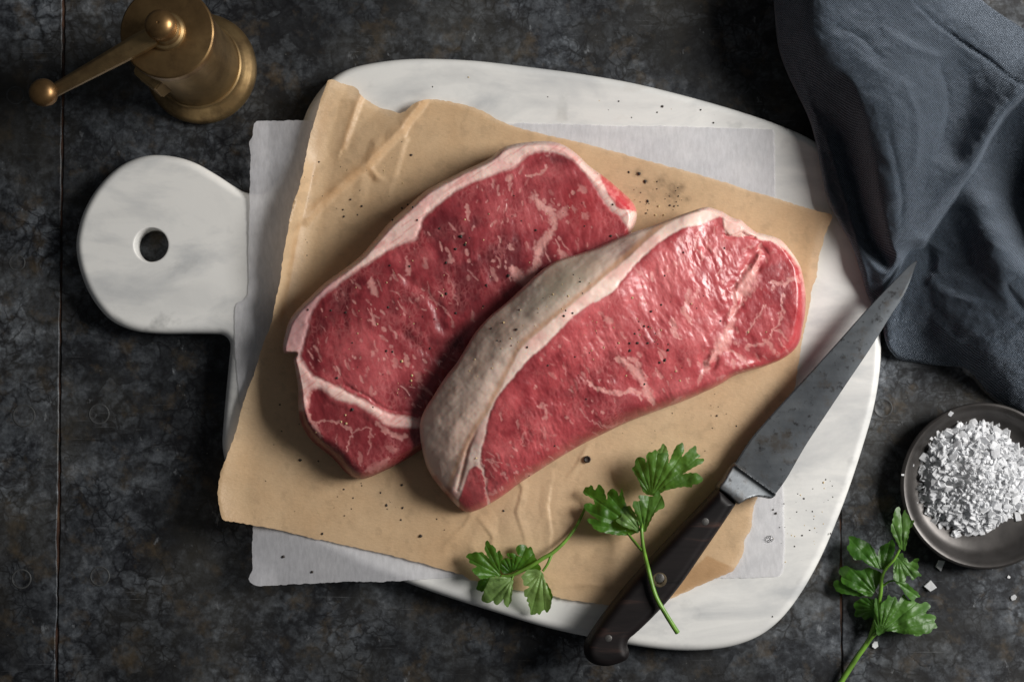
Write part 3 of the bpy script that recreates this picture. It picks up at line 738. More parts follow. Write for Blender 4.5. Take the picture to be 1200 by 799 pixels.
tag(steak1, 'raw sirloin steak with thin pale fat rim and dark lower lobe, partly behind the other', 'steak', 'raw steaks on brown paper')

# ---- second steak (lower right, leaning on the first)
o2 = [(493,492,4,.9),(492,505,4,.9),(494,522,5,.85),(500,545,6,.8),(508,560,7,.7),(520,576,8,.6),(531,588,9,.5),(541,597,10,.45),(551,599.5,11,.4),(563,596,13,.35),(575,589,16,.3),(592,579,20,.28),(612,564,23,.26),(640,546,25,.25),(680,522,26,.25),(730,497,26,.25),(765,483,24,.25),(800,470,20,.3),(826,459,16,.35),(846,449,14,.4),(858,441,13,.4),
      (872,436,12,.42),(890,431,12,.4),(910,424,14,.35),(926,414,16,.3),(936,402,17,.3),(940,385,17,.3),(943.5,365,16,.3),(944,345,15,.3),(941,325,14,.35),(937,310,12,.4),(928,296,11,.4),(917,283,10,.45),(907,277.5,9,.5),(897,275,8,.5),(886,272,7,.5),(876,265,7,.5),(868,258,8,.5),(858,255,8,.5),(848,249,8,.5),(838,245,7,.55),(828,243,6,.6),(815,246,5,.75),(800,251,4,.88),(780,259,4,.9),
      (760,266,4,.9),(740,273,4,.9),(720,281,4,.9),(700,290,4,.9),(680,297,4,.92),(652,306,4,.92),(632,319,4,.92),(614,336,4,.92),(600,349,4,.92),(584,362,4,.92),(569,376,4,.92),(556,391,4,.92),(547,406,4,.92),(535,425,4,.92),(522,441,4,.92),(510,460,4,.92),(500,476,4,.92)]
o2 = np.array(o2, float)
ridge = [(528,580),(533,562),(543,535),(557,507),(575,479),(592,446),(612,407),(632,389),(655,370),(690,341),(720,316),(745,294),(765,276),(782,263),(803,253),(820,248)]
rdg = catmull(ridge, 5, False)
CAPP = np.concatenate([rdg, catmull([(810,240),(780,250),(740,262),(690,285),(640,305),(600,340),(560,375),(530,415),(505,455),(485,490),(485,530),(505,570),(522,585)], 4, False)])
L2 = catmull([(570,505),(575,482),(586,461),(600,444),(620,421),(640,403),(660,383),(674,369),(692,356),(713,346),(727,331),(740,315),(758,297),(778,280),(800,268),(825,262),(843,254),(850,262),(851,274),(864,278),(880,276),(892,281),(907,283),(925,297),(937,313),(948,335),
              (950,380),(945,405),(920,425),(890,437),(868,442),(850,455),(830,468),(800,480),(760,494),(730,507),(680,532),(640,556),(590,590),(578,598),(571,580),(567,552),(563,540),(566,520)], 4)
S2L = catmull([(552,548),(560,546),(566,556),(570,572),(571,592),(560,606),(545,606),(538,594),(541,576),(546,560)], 4)
KN = catmull([(848,252),(860,256),(869,264),(868,272),(856,276),(849,266)], 4)
st2 = [([(724,418),(738,427),(748,440),(756,456),(764,472)],5.0,.95),([(735,418),(746,424),(750,436)],3,.7),([(690,446),(697,454),(712,458),(730,461),(743,457),(753,468)],2.6,.85),([(706,377),(714,375),(718,380)],3.6,.6),([(808,340),(804,355),(802,365),(810,376)],3.2,.7),([(820,335),(812,350),(806,362)],2.6,.5),
       ([(786,374),(790,388),(796,396)],3.5,.7),([(630,474),(640,478),(641,492)],2.2,.6),([(607,490),(608,502)],1.6,.5),([(728,388),(734,400)],2,.5),([(768,430),(775,443)],1.4,.6),([(700,365),(712,372)],2,.4),([(736,302),(748,318),(760,330)],1.8,.4),
       ([(893,284),(889,302),(882,320)],2.2,.7),([(886,312),(875,331),(863,352)],9,.95),([(866,347),(859,365),(852,388)],3.0,.75),([(856,380),(848,402),(834,420)],8,.9),([(838,416),(828,428),(821,442)],3.5,.75),([(875,348),(862,366),(858,385),(859,396)],2.2,.7),
       ([(903,329),(912,332),(922,331),(930,325),(936,330)],2.8,.8),([(917,345),(917,365),(914,378),(906,388),(902,398)],1.6,.75),([(897,357),(889,370),(880,386),(875,393)],1.3,.7),([(876,406),(890,403),(900,402),(908,412)],2.4,.65),([(906,388),(916,390),(924,399)],1.5,.6),
       ([(868,259),(878,267),(888,272),(898,277),(910,280),(922,291),(933,306),(940,322),(943,345)],4.0,.85),([(848,410),(860,412),(871,420),(876,428)],2.6,.7),([(858,418),(862,432)],2.2,.5),([(822,440),(818,452)],2.5,.55),([(800,464),(790,472),(784,478)],2.5,.55),([(840,444),(850,440)],3,.5),
       ([(563,538),(568,552),(570,570),(572,590)],1.6,.95),([(568,540),(578,541),(590,540)],1.6,.7),([(572,580),(580,578)],2.5,.6),([(700,494),(715,500),(735,492)],1.4,.5),([(678,478),(690,490),(706,502)],1.2,.45),([(870,292),(885,288)],1.4,.5),([(846,293),(858,296)],1.5,.5),
       ([(586,482),(590,494)],1.6,.5),([(616,505),(612,522)],1.5,.4),([(640,500),(638,515)],1.4,.35),([(660,425),(664,440)],1.2,.4),([(760,486),(775,478)],2.2,.5)]
def paint2(X, Y, D):
    wx = 3.0*(fbm(X*.13, Y*.13, 151)-.5); wy = 3.0*(fbm(X*.13, Y*.13, 152)-.5)
    s = sdist(X+wx, Y+wy, L2); s2 = sdist(X+wx, Y+wy, S2L); lean = np.maximum(smooth(-1.4, 1.5, s), smooth(-1.2, 1.2, s2))
    c, fl, fib, b = lean_color(X, Y, 200, -22, lin(210, 104, 106), lin(186, 78, 82), lin(150, 52, 58))
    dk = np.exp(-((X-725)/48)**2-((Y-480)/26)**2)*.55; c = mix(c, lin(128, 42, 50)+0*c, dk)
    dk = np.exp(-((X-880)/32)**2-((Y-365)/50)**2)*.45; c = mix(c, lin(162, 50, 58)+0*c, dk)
    red = smooth(20, 4, D)*smooth(860, 900, X)*.5; c = mix(c, lin(198, 52, 58)+0*c, red)
    st = strokes(X, Y, st2, 160); kn = smooth(-1, 1.5, sdist(X+wx, Y+wy, KN))
    m = np.clip(np.maximum(np.maximum(st, kn), fl*.7*smooth(2, 10, s)), 0, 1)
    n = fbm(X*.06, Y*.06, 171)
    fc = mix(lin(244, 214, 200)+0*c, lin(238, 194, 182), smooth(.35, .7, n))
    rd, _, _ = seg_dist(X+wx, Y+wy, rdg, False); cp = sdist(X+.6*wx, Y+.6*wy, CAPP)
    # the outer fat face
    big = fbm(X*.022, Y*.022, 190, 3); mott = fbm(X*.07, Y*.07, 191, 4)
    u, v = rot(X, Y, -42); sk = fbm(u*.03, v*.13, 192, 4)
    gc = mix(lin(226, 200, 184)+0*c, lin(194, 168, 152), smooth(.30, .70, .8*big+.2*mott))
    gp = np.exp(-(rot(X-655, Y-334, -38)[0]/56)**2-(rot(X-655, Y-334, -38)[1]/21)**2); gc = mix(gc, lin(156, 147, 128)+0*c, .85*np.clip(gp, 0, 1))
    gp = np.exp(-((X-735)/36)**2-((Y-293)/16)**2); gc = mix(gc, lin(128, 92, 86)+0*c, .8*gp)
    gc = mix(gc, lin(246, 212, 194)+0*c, .8*smooth(430, 530, Y)); gc = mix(gc, lin(230, 210, 196)+0*c, .3*smooth(.5, .8, sk))
    gc = mix(gc, lin(188, 158, 140)+0*c, .3*smooth(.50, .75, .6*big+.4*mott)*smooth(480, 420, Y))
    red = smooth(9, 2, D)*smooth(.5, .7, fbm(X*.05, Y*.05, 195)); gc = mix(gc, lin(178, 84, 76)+0*c, .65*red*smooth(560, 500, X))
    capm = smooth(-1.5, 1.5, cp); br = np.exp(-((cp-3.5)/3.5)**2); gc = mix(gc, lin(190, 136, 96)+0*c, .6*br)
    fc = mix(fc, gc, capm)
    gr, _, _ = seg_dist(X, Y, catmull([(568,486),(557,507),(549,524),(543,548),(536,574)], 6, False), False); fc = mix(fc, lin(186, 128, 98)+0*c, .6*np.exp(-(gr/2.6)**2)*smooth(490, 520, Y)*smooth(575, 555, Y))
    c = mix(c, MARB*(1.0+.25*(n-.5))[..., None], m*.92); c = mix(c, lin(240, 200, 186)+0*c, kn*.9)
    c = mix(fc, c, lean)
    tip = np.exp(-((X-525)/14)**2-((Y-580)/9)**2); c = mix(c, lin(150, 50, 52)+0*c, .75*np.clip(tip, 0, 1)*(1-smooth(0, 3, s2)))
    fat = np.clip(np.maximum(1-lean, m), 0, 1); cap = ((s < 0) & (s2 < 0) & (X < 850)).astype(float)
    u, v = rot(X, Y, -22); bun = fbm((u+14*(fbm(X*.02, Y*.02, 215)-.5))*.17, v*.06, 205, 3); cell = fbm(X*.10, Y*.10, 206, 3)
    wetz = smooth(.38, .62, fbm(X*.012+4, Y*.012, 211, 2)); hi = np.exp(-((X-800)/75)**2-((Y-300)/60)**2)+.6*np.exp(-((X-835)/30)**2-((Y-390)/40)**2)
    dz = lean*((.00012+.00018*wetz+.0005*np.clip(hi, 0, 1)*.5)*(bun-.5)*2*smooth(4, 20, s)+.0003*(cell-.5)*2*(.5+.5*wetz))+.0009*(fbm(X*.03, Y*.03, 207)-.5)*2
    dz = dz+.00012*capm*(mott-.5)*2+.0002*capm*(sk-.5)*2+.0016*smooth(0, 26, cp)
    dz = dz-.0007*np.exp(-(gr/2.2)**2)*smooth(490, 530, Y)-.0002*np.exp(-(s/2.0)**2)*smooth(4, 9, D)*smooth(900, 700, X)
    gt, _, _ = seg_dist(X+wx, Y+wy, catmull([(890,300),(878,322),(862,345),(854,372),(846,398),(830,425)], 6, False), False)
    gw = 1.7*smooth(.4, .65, fbm(X*.04, Y*.04, 209, 2)); dz = dz-.0009*gw*np.exp(-((gt-7)/6.0)**2)+.0003*gw*np.exp(-(gt/4)**2)
    gk, _, _ = seg_dist(X+wx, Y+wy, catmull([(850,276),(858,278),(868,273),(874,277),(884,278)], 6, False), False); dz = dz-.0010*np.exp(-(gk/2)**2)
    dz = dz+.0005*kn-.0018*np.exp(-((X-890)/16)**2-((Y-422)/7)**2)
    return c, fat, cap, dz
c2 = [(493,500,20),(496,530,16),(510,562,11),(535,590,9),(547,406,30),(522,441,28),(505,468,25),(569,376,31),(600,349,31.5),(632,319,31.5),(680,297,31),(720,281,29),(760,266,27.5),(800,251,27.5),
      (815,246,28)]
c2 += line([(530,575,17),(543,535,25),(557,507,31),(575,479,35.5),(612,407,41.5),(655,370,42.5),(690,341,41),(720,316,37),(745,294,34.5),(765,276,32),(803,253,29)], 30)
c2 += [(560,575,17),(590,540,26),(600,500,31),(640,440,35),(700,390,35),(760,330,33),(820,285,28),(840,260,26),(640,520,25),(700,470,28),(760,420,29),(820,360,28),(860,300,25),(720,490,23),(780,460,22),(830,430,22),(880,350,22),(910,300,21),(930,340,20),(920,390,19),(890,420,18),(860,430,19),(640,546,22),(730,497,21)]
pl2 = RBF(c2, 'tps', 5e-3)
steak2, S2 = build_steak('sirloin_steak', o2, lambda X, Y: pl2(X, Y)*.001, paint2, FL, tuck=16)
tag(steak2, 'raw sirloin steak tilted to show its broad grey outer fat face', 'steak', 'raw steaks on brown paper')

# ------------------------------------------------------------------ surface heights for things resting on others
def z_on(X, Y, px, py):
    d = (X-px)**2+(Y-py)**2; i = int(np.argmin(d)); return i, d[i]
def surf(px, py):
    """height of the topmost surface seen at a pixel"""
    best = 0.0
    if inside(np.array([px]), np.array([py]), bpoly)[0]: best = ZB
    if inside(np.array([px]), np.array([py]), wout)[0]: best = float(wax_z(np.array([px*1.0]), np.array([py*1.0]))[0])
    for (X, Y, Z) in ((BX, BY, BZ), S1, S2):
        i, d = z_on(X, Y, px, py)
        if d < 4: best = max(best, float(Z[i]))
    return best

# ------------------------------------------------------------------ knife
kn = empty('kitchen_knife', tuple(P1(880, 560, .03+DZ)))
spine = [(861,543),(880,514),(905,485),(940,447),(980,403),(1020,358),(1050,327),(1066,311),(1074,305.5)]
edge = [(909,578),(922,560),(944,522),(969,484),(993,448),(1018,411),(1041,374),(1061,342),(1075,306)]
kz = lambda t: .0285+DZ+.0045*t
def resample(p, n):
    p = catmull(p, 8, False); d = np.r_[0, np.cumsum(np.hypot(*np.diff(p, axis=0).T))]; s = np.linspace(0, d[-1], n)
    return np.stack([np.interp(s, d, p[:, 0]), np.interp(s, d, p[:, 1])], 1)
n = 60; sp_ = resample(spine, n); ed_ = resample(edge, n); V = []; F = []
ws = np.array([0, .03, .5, .87, 1.0]); th = np.array([.72, 1.0, .98, .92, .05])*.0011
for i in range(n):
    z = kz(i/(n-1)); tp = 1-.6*(i/(n-1))
    for sgn in (1, -1):
        for w, h in zip(ws, th):
            q = sp_[i]+(ed_[i]-sp_[i])*w
            V.append(P(q[0], q[1], z)+np.array([0, 0, sgn*h*tp]))
k = len(ws)
for i in range(n-1):
    a = i*2*k; b = a+2*k
    for j in range(k-1):
        F.append((a+j, a+j+1, b+j+1, b+j)); F.append((a+k+j, b+k+j, b+k+j+1, a+k+j+1))
    F.append((a, b, b+k, a+k)); F.append((a+k-1, a+2*k-1, b+2*k-1, b+k-1))
F.append(tuple(range(k))+tuple(range(2*k-1, k-1, -1))); e = (n-1)*2*k; F.append(tuple(e+j for j in range(k-1, -1, -1))+tuple(e+k+j for j in range(k)))
link('blade', mesh('blade', V, F, angle=20), M['steel'], kn)
def pillow(name, outline, zc, h, R, mat, parent, step=1.2, jit=0):
    """lozenge-sectioned solid: rounded top and bottom about the height zc"""
    oc = catmull(outline, 6); X, Y, F, rim, D, I, T = grid_fill(oc, step)
    t = np.clip(D/R, 0, 1); f = np.sqrt(np.maximum(1-(1-t)**2.4, 0)); zc = zc(X, Y) if callable(zc) else zc+0*X
    base = P(X, Y, zc); up = base.copy(); dn = base.copy(); hh = h(X, Y) if callable(h) else h
    e = np.where(D == 0, 0, 1); up[:, 2] += hh*(.12+.88*f); dn[:, 2] -= hh*(.12+.88*f)
    N = len(X); FF = list(F)+[[N+v for v in f[::-1]] for f in F]
    for u, v in rim: FF.append([v, u, N+u, N+v])
    me = mesh(name, np.concatenate([up, dn]), FF, angle=50); return link(name, me, mat, parent)
ho = [(838,573),(842,571),(852,580),(861,589),(858,596),(842,620),(820,652),(800,681),(780,706),(760,727),(745,741),(737,748),(735,755),(737,763),(735,771),(726,776),(712,779.5),(698,778),(688,772),(684,762),(686,750),(694,737),(708,717),(735,683),(765,650),(795,618),(820,592)]
HZ = .0295+DZ
hnd = pillow('handle', np.array(ho, float), HZ, .0092, 13, M['wood'], kn)
bo2 = [(858,543),(864,543.5),(884,558),(905,573),(909,579),(903,584),(893,582.5),(884,582),(874,585),(866,590),(861,590),(850,580),(839,571),(846,560)]
def bh(X, Y):
    d, _, _ = seg_dist(X, Y, np.array([(862,546),(908,579)]), False); dd = np.hypot(X-850, Y-580)
    return .0042+.0040*smooth(2, 30, d)+.0012*np.exp(-(d/1.8)**2)
pillow('bolster', np.array(bo2, float), HZ, bh, 3.2, M['steel'], kn, 1.0)
for (x, y, r, mt) in [(826.5,611,4.2,'pin'),(773,677,5.2,'pin'),(713,747.5,4.0,'pin')]:
    c = P1(x, y, HZ+.0091); lathe('rivet', [(r*S*.98, -.002), (r*S*.98, .00012), (r*S*.8, .0003), (0, .00036)], M[mt], hnd, 24, c, 50)
c = P1(773, 679, HZ+.0091); rr = 8.6*S
lathe('rivet_collar', [(rr, -.002), (rr, .00006), (rr*.9, .00014), (rr*.62, .0001), (0, .0001)], M['ring'], hnd, 28, c, 60)
tag(kn, 'worn knife with grey steel blade and dark riveted wooden handle', 'knife')

# ------------------------------------------------------------------ linen napkin
no = [(906,-60),(906,-10),(908,20),(912,55),(922,85),(935,112),(948,140),(956,168),(963,205),(970,235),(984,262),(998,288),(1008,318),(1016,345),(1026,362),(1034,380),(1037,398),(1044,412),(1054,421),(1070,424),(1088,427),(1108,429),(1130,431),(1144,443),(1156,458),(1170,470),(1188,479),(1205,487),(1240,500),(1290,480),(1310,400),(1320,250),(1310,120),(1262,70),(1200,34),(1148,-2),(1110,-50),(1060,-75),(980,-75)]
nc = []
def L_(p, st=18): nc.extend(line(p, st))
# upper sheet of cloth (mm above the table)
L_([(907,-40,10),(908,20,11),(914,58,13),(936,112,17),(957,168,22),(970,235,23),(998,288,21),(1016,345,19),(1035,385,17)])
L_([(918,0,24),(924,40,27),(938,88,26),(956,135,24.5),(974,190,24),(990,240,24),(1008,285,23),(1020,325,22)], 22)
L_([(935,-40,42),(945,10,45),(958,45,47),(985,60,49),(1014,84,50),(1026,130,51),(1034,180,50),(1042,230,47),(1050,270,41),(1056,305,33)], 22)
L_([(1000,0,45),(1050,60,46),(1070,120,46),(1078,180,45),(1078,240,41),(1070,285,34)], 26)
L_([(1070,-20,36),(1100,30,30),(1125,80,26),(1134,118,28),(1118,178,34)], 26)
L_([(1290,50,40),(1236,80,43),(1196,106,45),(1164,140,44),(1138,180,42),(1110,225,39),(1084,268,34),(1064,300,29)], 22)
L_([(1148,0,6),(1200,36,6),(1262,72,6),(1310,140,8)])
L_([(1120,10,23),(1165,42,21),(1205,68,20)], 22)
NU = RBF(nc, 'tps', 4e-3)
# lower sheet, running out from under the fold
nc = []
L_([(1040,400,15),(1056,420,6),(1088,426,4),(1128,430,4),(1158,458,4),(1188,478,4),(1240,498,4)])
L_([(1056,330,21),(1050,360,19),(1048,385,16)])
L_([(1142,205,30),(1154,240,37),(1170,275,41),(1192,312,43),(1240,350,42)], 20)
L_([(1175,190,20),(1190,235,14),(1212,285,17)], 20)
L_([(1120,250,29),(1098,288,25),(1080,314,22)], 20)
L_([(1250,150,38),(1262,220,43),(1270,285,43)], 24)
L_([(1130,275,31),(1146,320,35),(1164,360,36),(1188,395,34),(1218,430,27)], 22)
L_([(1100,320,26),(1112,360,28),(1128,395,25),(1150,430,19),(1182,458,14)], 22)
L_([(1078,345,22),(1084,380,17),(1096,408,10)], 22)
NW = RBF(nc, 'tps', 4e-3)
FC = catmull([(1345,20),(1290,52),(1240,80),(1200,110),(1170,146),(1144,189),(1117,232),(1090,275),(1066,308),(1056,322),(1048,348),(1042,380),(1038,425)], 5, False)
WPOLY = np.concatenate([FC, [(1100,560),(1360,560)]])
VAL = catmull([(978,112),(991,145),(1003,190),(1013,235),(1025,280),(1038,306)], 6, False)
CREASE = [([(1068,0),(1092,24),(1120,45),(1150,65),(1185,90),(1215,105)], 5, -.0016), ([(1058,90),(1075,140),(1072,200)], 9, .0011), ([(1100,70),(1112,130),(1098,190)], 8, -.0012), ([(1030,30),(1075,60),(1120,70)], 9, .0010), ([(1092,338),(1130,352),(1185,365)], 9, .0007),
          ([(1090,370),(1120,400),(1160,412)], 8, .0012), ([(925,60),(946,110),(962,160)], 6, .0010), ([(1040,150),(1055,215),(1056,270)], 7, -.0010), ([(975,30),(1010,45),(1035,75)], 8, -.0010), ([(1168,160),(1150,185),(1120,222)], 6, .0010), ([(1180,330),(1196,360),(1230,380)], 8, -.0012), ([(1000,270),(1010,300),(1018,335)], 6, .0009)]
def nap_z(X, Y, D):
    wx = 5*(fbm(X*.03, Y*.03, 321)-.5); wy = 5*(fbm(X*.03, Y*.03, 322)-.5); Xw = X+wx; Yw = Y+wy
    sw = sdist(Xw, Yw, WPOLY)
    zu = NU(X, Y); dU = np.clip(-sw, 0, 60); t = np.clip(dU/13, 0, 1); up = smooth(330, 300, Y)
    zu = zu-5.5*up*(1-np.sqrt(np.maximum(1-(1-t)**2, 0)))
    zw = np.minimum(NW(X, Y), NU(X, Y)-3*up+np.clip(sw-6, 0, 99)*1.2)
    z = zu+(zw-zu)*smooth(-1.0, 3.5+8*(1-up), sw)
    dv_, vi, vt = seg_dist(X+.5*wx, Y+.5*wy, VAL, False); vx = (VAL[vi+1, 0]-VAL[vi, 0])*(Y-VAL[vi, 1])-(VAL[vi+1, 1]-VAL[vi, 1])*(X-VAL[vi, 0])
    par = (vi+vt)/(len(VAL)-1); wv_ = np.where(vx < 0, 30-16*par, 46-26*par)
    sm = smooth(-1, 1, vx/(dv_*30+1)); wv_ = (26-13*par)*(1-sm)+(34-16*par)*sm
    z = z-(4+7*smooth(0, .3, par)-3*par)*np.clip(1-(dv_/wv_)**2, 0, 1)**1.5
    z = z*.001
    u, v = rot(X, Y, 35)
    z = z+.0008*(fbm(X*.035, Y*.035, 301)-.5)*2+.0010*(fbm(u*.03, v*.09, 304, 3)-.5)+.0007*(fbm(X*.11, Y*.11, 302)-.5)
    for i, (p, w, h) in enumerate(CREASE):
        p = catmull(p, 6, False); d, si, st_ = seg_dist(Xw, Yw, p, False); q = (si+st_)/(len(p)-1)
        z = z+h*1.4*np.clip(1-d/w, 0, 1)**1.3*np.sqrt(np.clip(np.sin(math.pi*q), 0, 1))
    board_in = sdist(X, Y, bpoly); lo = .0008+(ZB-.0002)*smooth(-6, 2, board_in)
    kd, _, _ = seg_dist(X, Y, np.array([(1035,385),(1075,305)]), False)
    edgez = np.maximum(lo+.0008, z)
    # the blade lies on the cloth
    km = smooth(26, 12, kd); edgez = np.where(kd < 26, np.minimum(edgez, np.maximum((.0255+DZ)*km+edgez*(1-km), lo+.0006)), edgez)
    t = np.clip(D/5.0, 0, 1); low = np.maximum(lo+.0005, edgez-.004*(1-np.sqrt(np.maximum(1-(1-t)**2, 0))))
    return low
nout = catmull(no, 6)
nap, (NX, NY, NZ) = sheet('linen_napkin', nout, 1.5, nap_z, M['linen'])
md = nap.modifiers.new('thickness', 'SOLIDIFY'); md.thickness = .0009; md.offset = -1
tag(nap, 'crumpled blue-grey linen napkin tucked beneath the knife tip', 'napkin')
def stitches(pts):
    p = catmull(pts, 8, False); V = []; F = []
    d = np.r_[0, np.cumsum(np.hypot(*np.diff(p, axis=0).T))]; s = 0
    while s < d[-1]-4:
        q = [np.array([np.interp(s+u, d, p[:, 0]), np.interp(s+u, d, p[:, 1])]) for u in (0, 2.8)]
        b = len(V)
        for x in q:
            i, _ = z_on(NX, NY, *x); w = P(x[0], x[1], NZ[i])
            for dx, dz in ((-.0003, -.0003), (0, .00035), (.0003, -.0003)): V.append(w+np.array([dx*.7, dx*.7, dz]))
        F += [(b, b+1, b+4, b+3), (b+1, b+2, b+5, b+4), (b, b+2, b+1), (b+3, b+4, b+5)]; s += 4.4
    return mesh('hem_stitching', V, F)
for pts in ([(1068,0),(1092,24),(1120,45),(1150,65),(1185,90),(1215,105)], [(1042,377),(1052,375),(1066,378)]):
    link('hem_stitching', stitches(pts), M['stitch'], nap)

# ------------------------------------------------------------------ brass grinder
gc_ = P1(237, 82, 0.0002); gr = empty('pepper_grinder', tuple(gc_))
mm = .001
lathe('foot', np.array([(0,0),(28.2,0),(29.2,1.2),(29.4,3.2),(28.8,5.2),(27.2,7.2),(24.8,9.4),(23.0,11.6),(22.6,12.6),(23.2,13.3),(23.2,14.4),(22.4,15.2)])*mm, M['brass'], gr, 96, gc_, 30)
lathe('barrel', np.array([(22.0,14.5),(21.9,17),(21.4,24),(21.2,40),(21.2,60),(21.6,74),(21.9,80)])*mm, M['brass'], gr, 96, gc_, 30)
lathe('lid', np.array([(21.9,80.2),(22.4,80.8),(22.5,86),(22.3,87.2),(21.6,87.9),(16,88.6),(9.5,89.2),(0,89.4)])*mm, M['bronze'], gr, 96, gc_, 22)
lathe('collar', np.array([(9.2,88.8),(9.4,90.2),(8.8,91.2),(7.6,91.8),(7.2,93.2),(6.4,94.2),(0,94.2)])*mm, M['brass'], gr, 48, gc_, 30)
lathe('top_knob', np.array([(4.5,94),(5.6,96.2),(6.9,97.0),(7.4,99.5),(7.3,102.5),(6.4,104.8),(4.5,106.4),(2.0,107.2),(.7,107.3),(.5,107.0),(0,107.0)])*mm, M['copper'], gr, 48, gc_, 30)
# crank arm (faceted bar) from the collar to the end knob
A = Vector((gc_.x, gc_.y, .0935)); Bp = P1(60, 108, .0935); dv = (Bp-A); Ln = dv.length; dx = dv.normalized(); dy = Vector((0, 0, 1)).cross(dx)
prof = [(-2.6,-1.6),(-2.6,.6),(-1.2,2.0),(1.2,2.0),(2.6,.6),(2.6,-1.6),(1.6,-2.2),(-1.6,-2.2)]
V = []; F = []
sts = [(.10,1.75,0),(.22,1.8,0),(.55,1.5,0),(.9,1.2,0),(1.0,1.15,0)]
for (u, w, q) in sts:
    for (a, b) in prof: V.append(A+dx*(Ln*u)+dy*(a*w*mm)+Vector((0, 0, b*w*mm)))
for i in range(len(sts)-1):
    for k in range(8): F.append((i*8+k, i*8+(k+1) % 8, (i+1)*8+(k+1) % 8, (i+1)*8+k))
F += [tuple(range(7, -1, -1)), tuple((len(sts)-1)*8+k for k in range(8))]
me = mesh('crank_arm', [tuple(v) for v in V], F, shade=False)
bm = bmesh.new(); bm.from_mesh(me); bmesh.ops.recalc_face_normals(bm, faces=bm.faces); bmesh.ops.bevel(bm, geom=[e for e in bm.edges], offset=.0003, segments=2, affect='EDGES'); bm.to_mesh(me); bm.free()
arm = link('crank_arm', me, M['brass'], gr)
kc = P1(54, 111, .0935)
lathe('crank_knob', np.array([(0,-3.2),(3.6,-3.0),(4.6,-1.6),(4.4,0),(3.8,.9),(4.9,1.6),(5.7,3.2),(5.9,5.2),(5.2,7.4),(3.6,9.0),(1.6,9.7),(0,9.8)])*mm*np.array([1.12,1.0]), M['copper'], arm, 40, kc, 30)
# little spout block on the barrel
sd = (P1(150, 118, 0)-P1(205, 70, 0)).normalized(); sd = Vector((-.62, -.78, 0)).normalized(); st_ = Vector((-sd.y, sd.x, 0))
V = []; 
for (o, t, z) in [(19,-8,46),(19,8,46),(25.5,7,48),(25.5,-7,48),(19,-8,70),(19,8,70),(25.0,7,67),(25.0,-7,67)]:
    V.append(gc_+sd*(o*mm)+st_*(t*mm)+Vector((0, 0, z*mm)))
me = mesh('side_catch', [tuple(v) for v in V], [(3,2,1,0),(4,5,6,7),(0,1,5,4),(1,2,6,5),(2,3,7,6),(3,0,4,7)], shade=False)
bm = bmesh.new(); bm.from_mesh(me); bmesh.ops.recalc_face_normals(bm, faces=bm.faces); bmesh.ops.bevel(bm, geom=list(bm.edges), offset=.0008, segments=3, affect='EDGES'); bm.to_mesh(me); bm.free()
link('side_catch', me, M['brass'], gr)
tag(gr, 'tarnished brass pepper grinder with crank arm and flared foot', 'pepper grinder')

# ------------------------------------------------------------------ salt dish and salt
dc = P1(1146, 568, .0002)
RD = .0432
dish = lathe('salt_dish', [(0,0),(.030,0),(.0345,.0008),(.040,.0045),(RD-.0006,.0092),(RD,.0105),(RD-.0004,.0116),(RD-.0014,.0121),(RD-.0026,.0117),(RD-.0045,.0098),(.0365,.0062),(.033,.0044),(.028,.0036),(0,.0034)], M['pewter'], None, 96, dc, 40)
tag(dish, 'small round dark pewter dish holding a mound of salt flakes', 'dish')
def flake_mesh(r, k):
    n = random.randint(4, 6); a0 = random.random()*6; ring = []
    for i in range(n):
        a = a0+2*math.pi*(i+random.uniform(-.3, .3))/n; q = r*random.uniform(.62, 1.1); ring.append((q*math.cos(a), q*math.sin(a)*random.uniform(.7, 1)))
    h = r*random.uniform(.05, .12); tilt = random.uniform(-.2, .2)
    V = [(x, y, -h+tilt*x) for x, y in ring]+[(x*.93, y*.93, h+tilt*x+random.uniform(-.03, .03)*r) for x, y in ring]+[(0, 0, h+.06*r*random.uniform(-1, 1.5))]
    F = [tuple(range(n))[::-1]]+[(i, (i+1) % n, n+(i+1) % n, n+i) for i in range(n)]+[(n+i, n+(i+1) % n, 2*n) for i in range(n)]
    return mesh('salt_flake', V, F, shade=False)
flakes = [flake_mesh(.0021, k) for k in range(16)]
for f in flakes: f.materials.append(M['salt'])
sc_ = P1(1144, 560, .012)
def heap_h(r): return .0036+.0150*max(0, 1-(r/.0292))**.75
# core mound
prof = [(.0290*(1-u), max(.0036, heap_h(.0290*(1-u))-.0022)) for u in np.linspace(0, 1, 14)]
V = []; F = []; nn = 64
for i, (r, z) in enumerate(prof):
    for k in range(nn):
        a = 2*math.pi*k/nn; q = r*(.93+.10*vnoise(np.array([k*.35]), np.array([i*.4]), 5)[0]); V.append((sc_.x+q*math.cos(a), sc_.y+q*math.sin(a), z+.0012*(random.random()-.5)*(i > 0)))
for i in range(len(prof)-1):
    for k in range(nn): F.append((i*nn+k, i*nn+(k+1) % nn, (i+1)*nn+(k+1) % nn, (i+1)*nn+k))
FVs = V; FFs = F
def add_flake(V, F, src, mat4):
    b = len(V)
    for v in src.vertices: V.append(tuple(mat4 @ v.co))
    for p in src.polygons: F.append(tuple(b+i for i in p.vertices))
for k in range(1000):
    r = .0292*math.sqrt(random.random()); a = random.random()*6.283; s = random.uniform(.5, 1.0)+.6*(r/.0292)**2*random.random()
    m4 = Matrix.Translation((sc_.x+r*math.cos(a), sc_.y+r*math.sin(a), heap_h(r)-.0012+random.random()*.0012)) @ Euler((random.gauss(0, .7), random.gauss(0, .7), random.random()*6)).to_matrix().to_4x4() @ Matrix.Scale(s, 4)
    add_flake(FVs, FFs, random.choice(flakes), m4)
heap = link('salt_mound', mesh('salt_mound', FVs, FFs, shade=False), M['salt'])
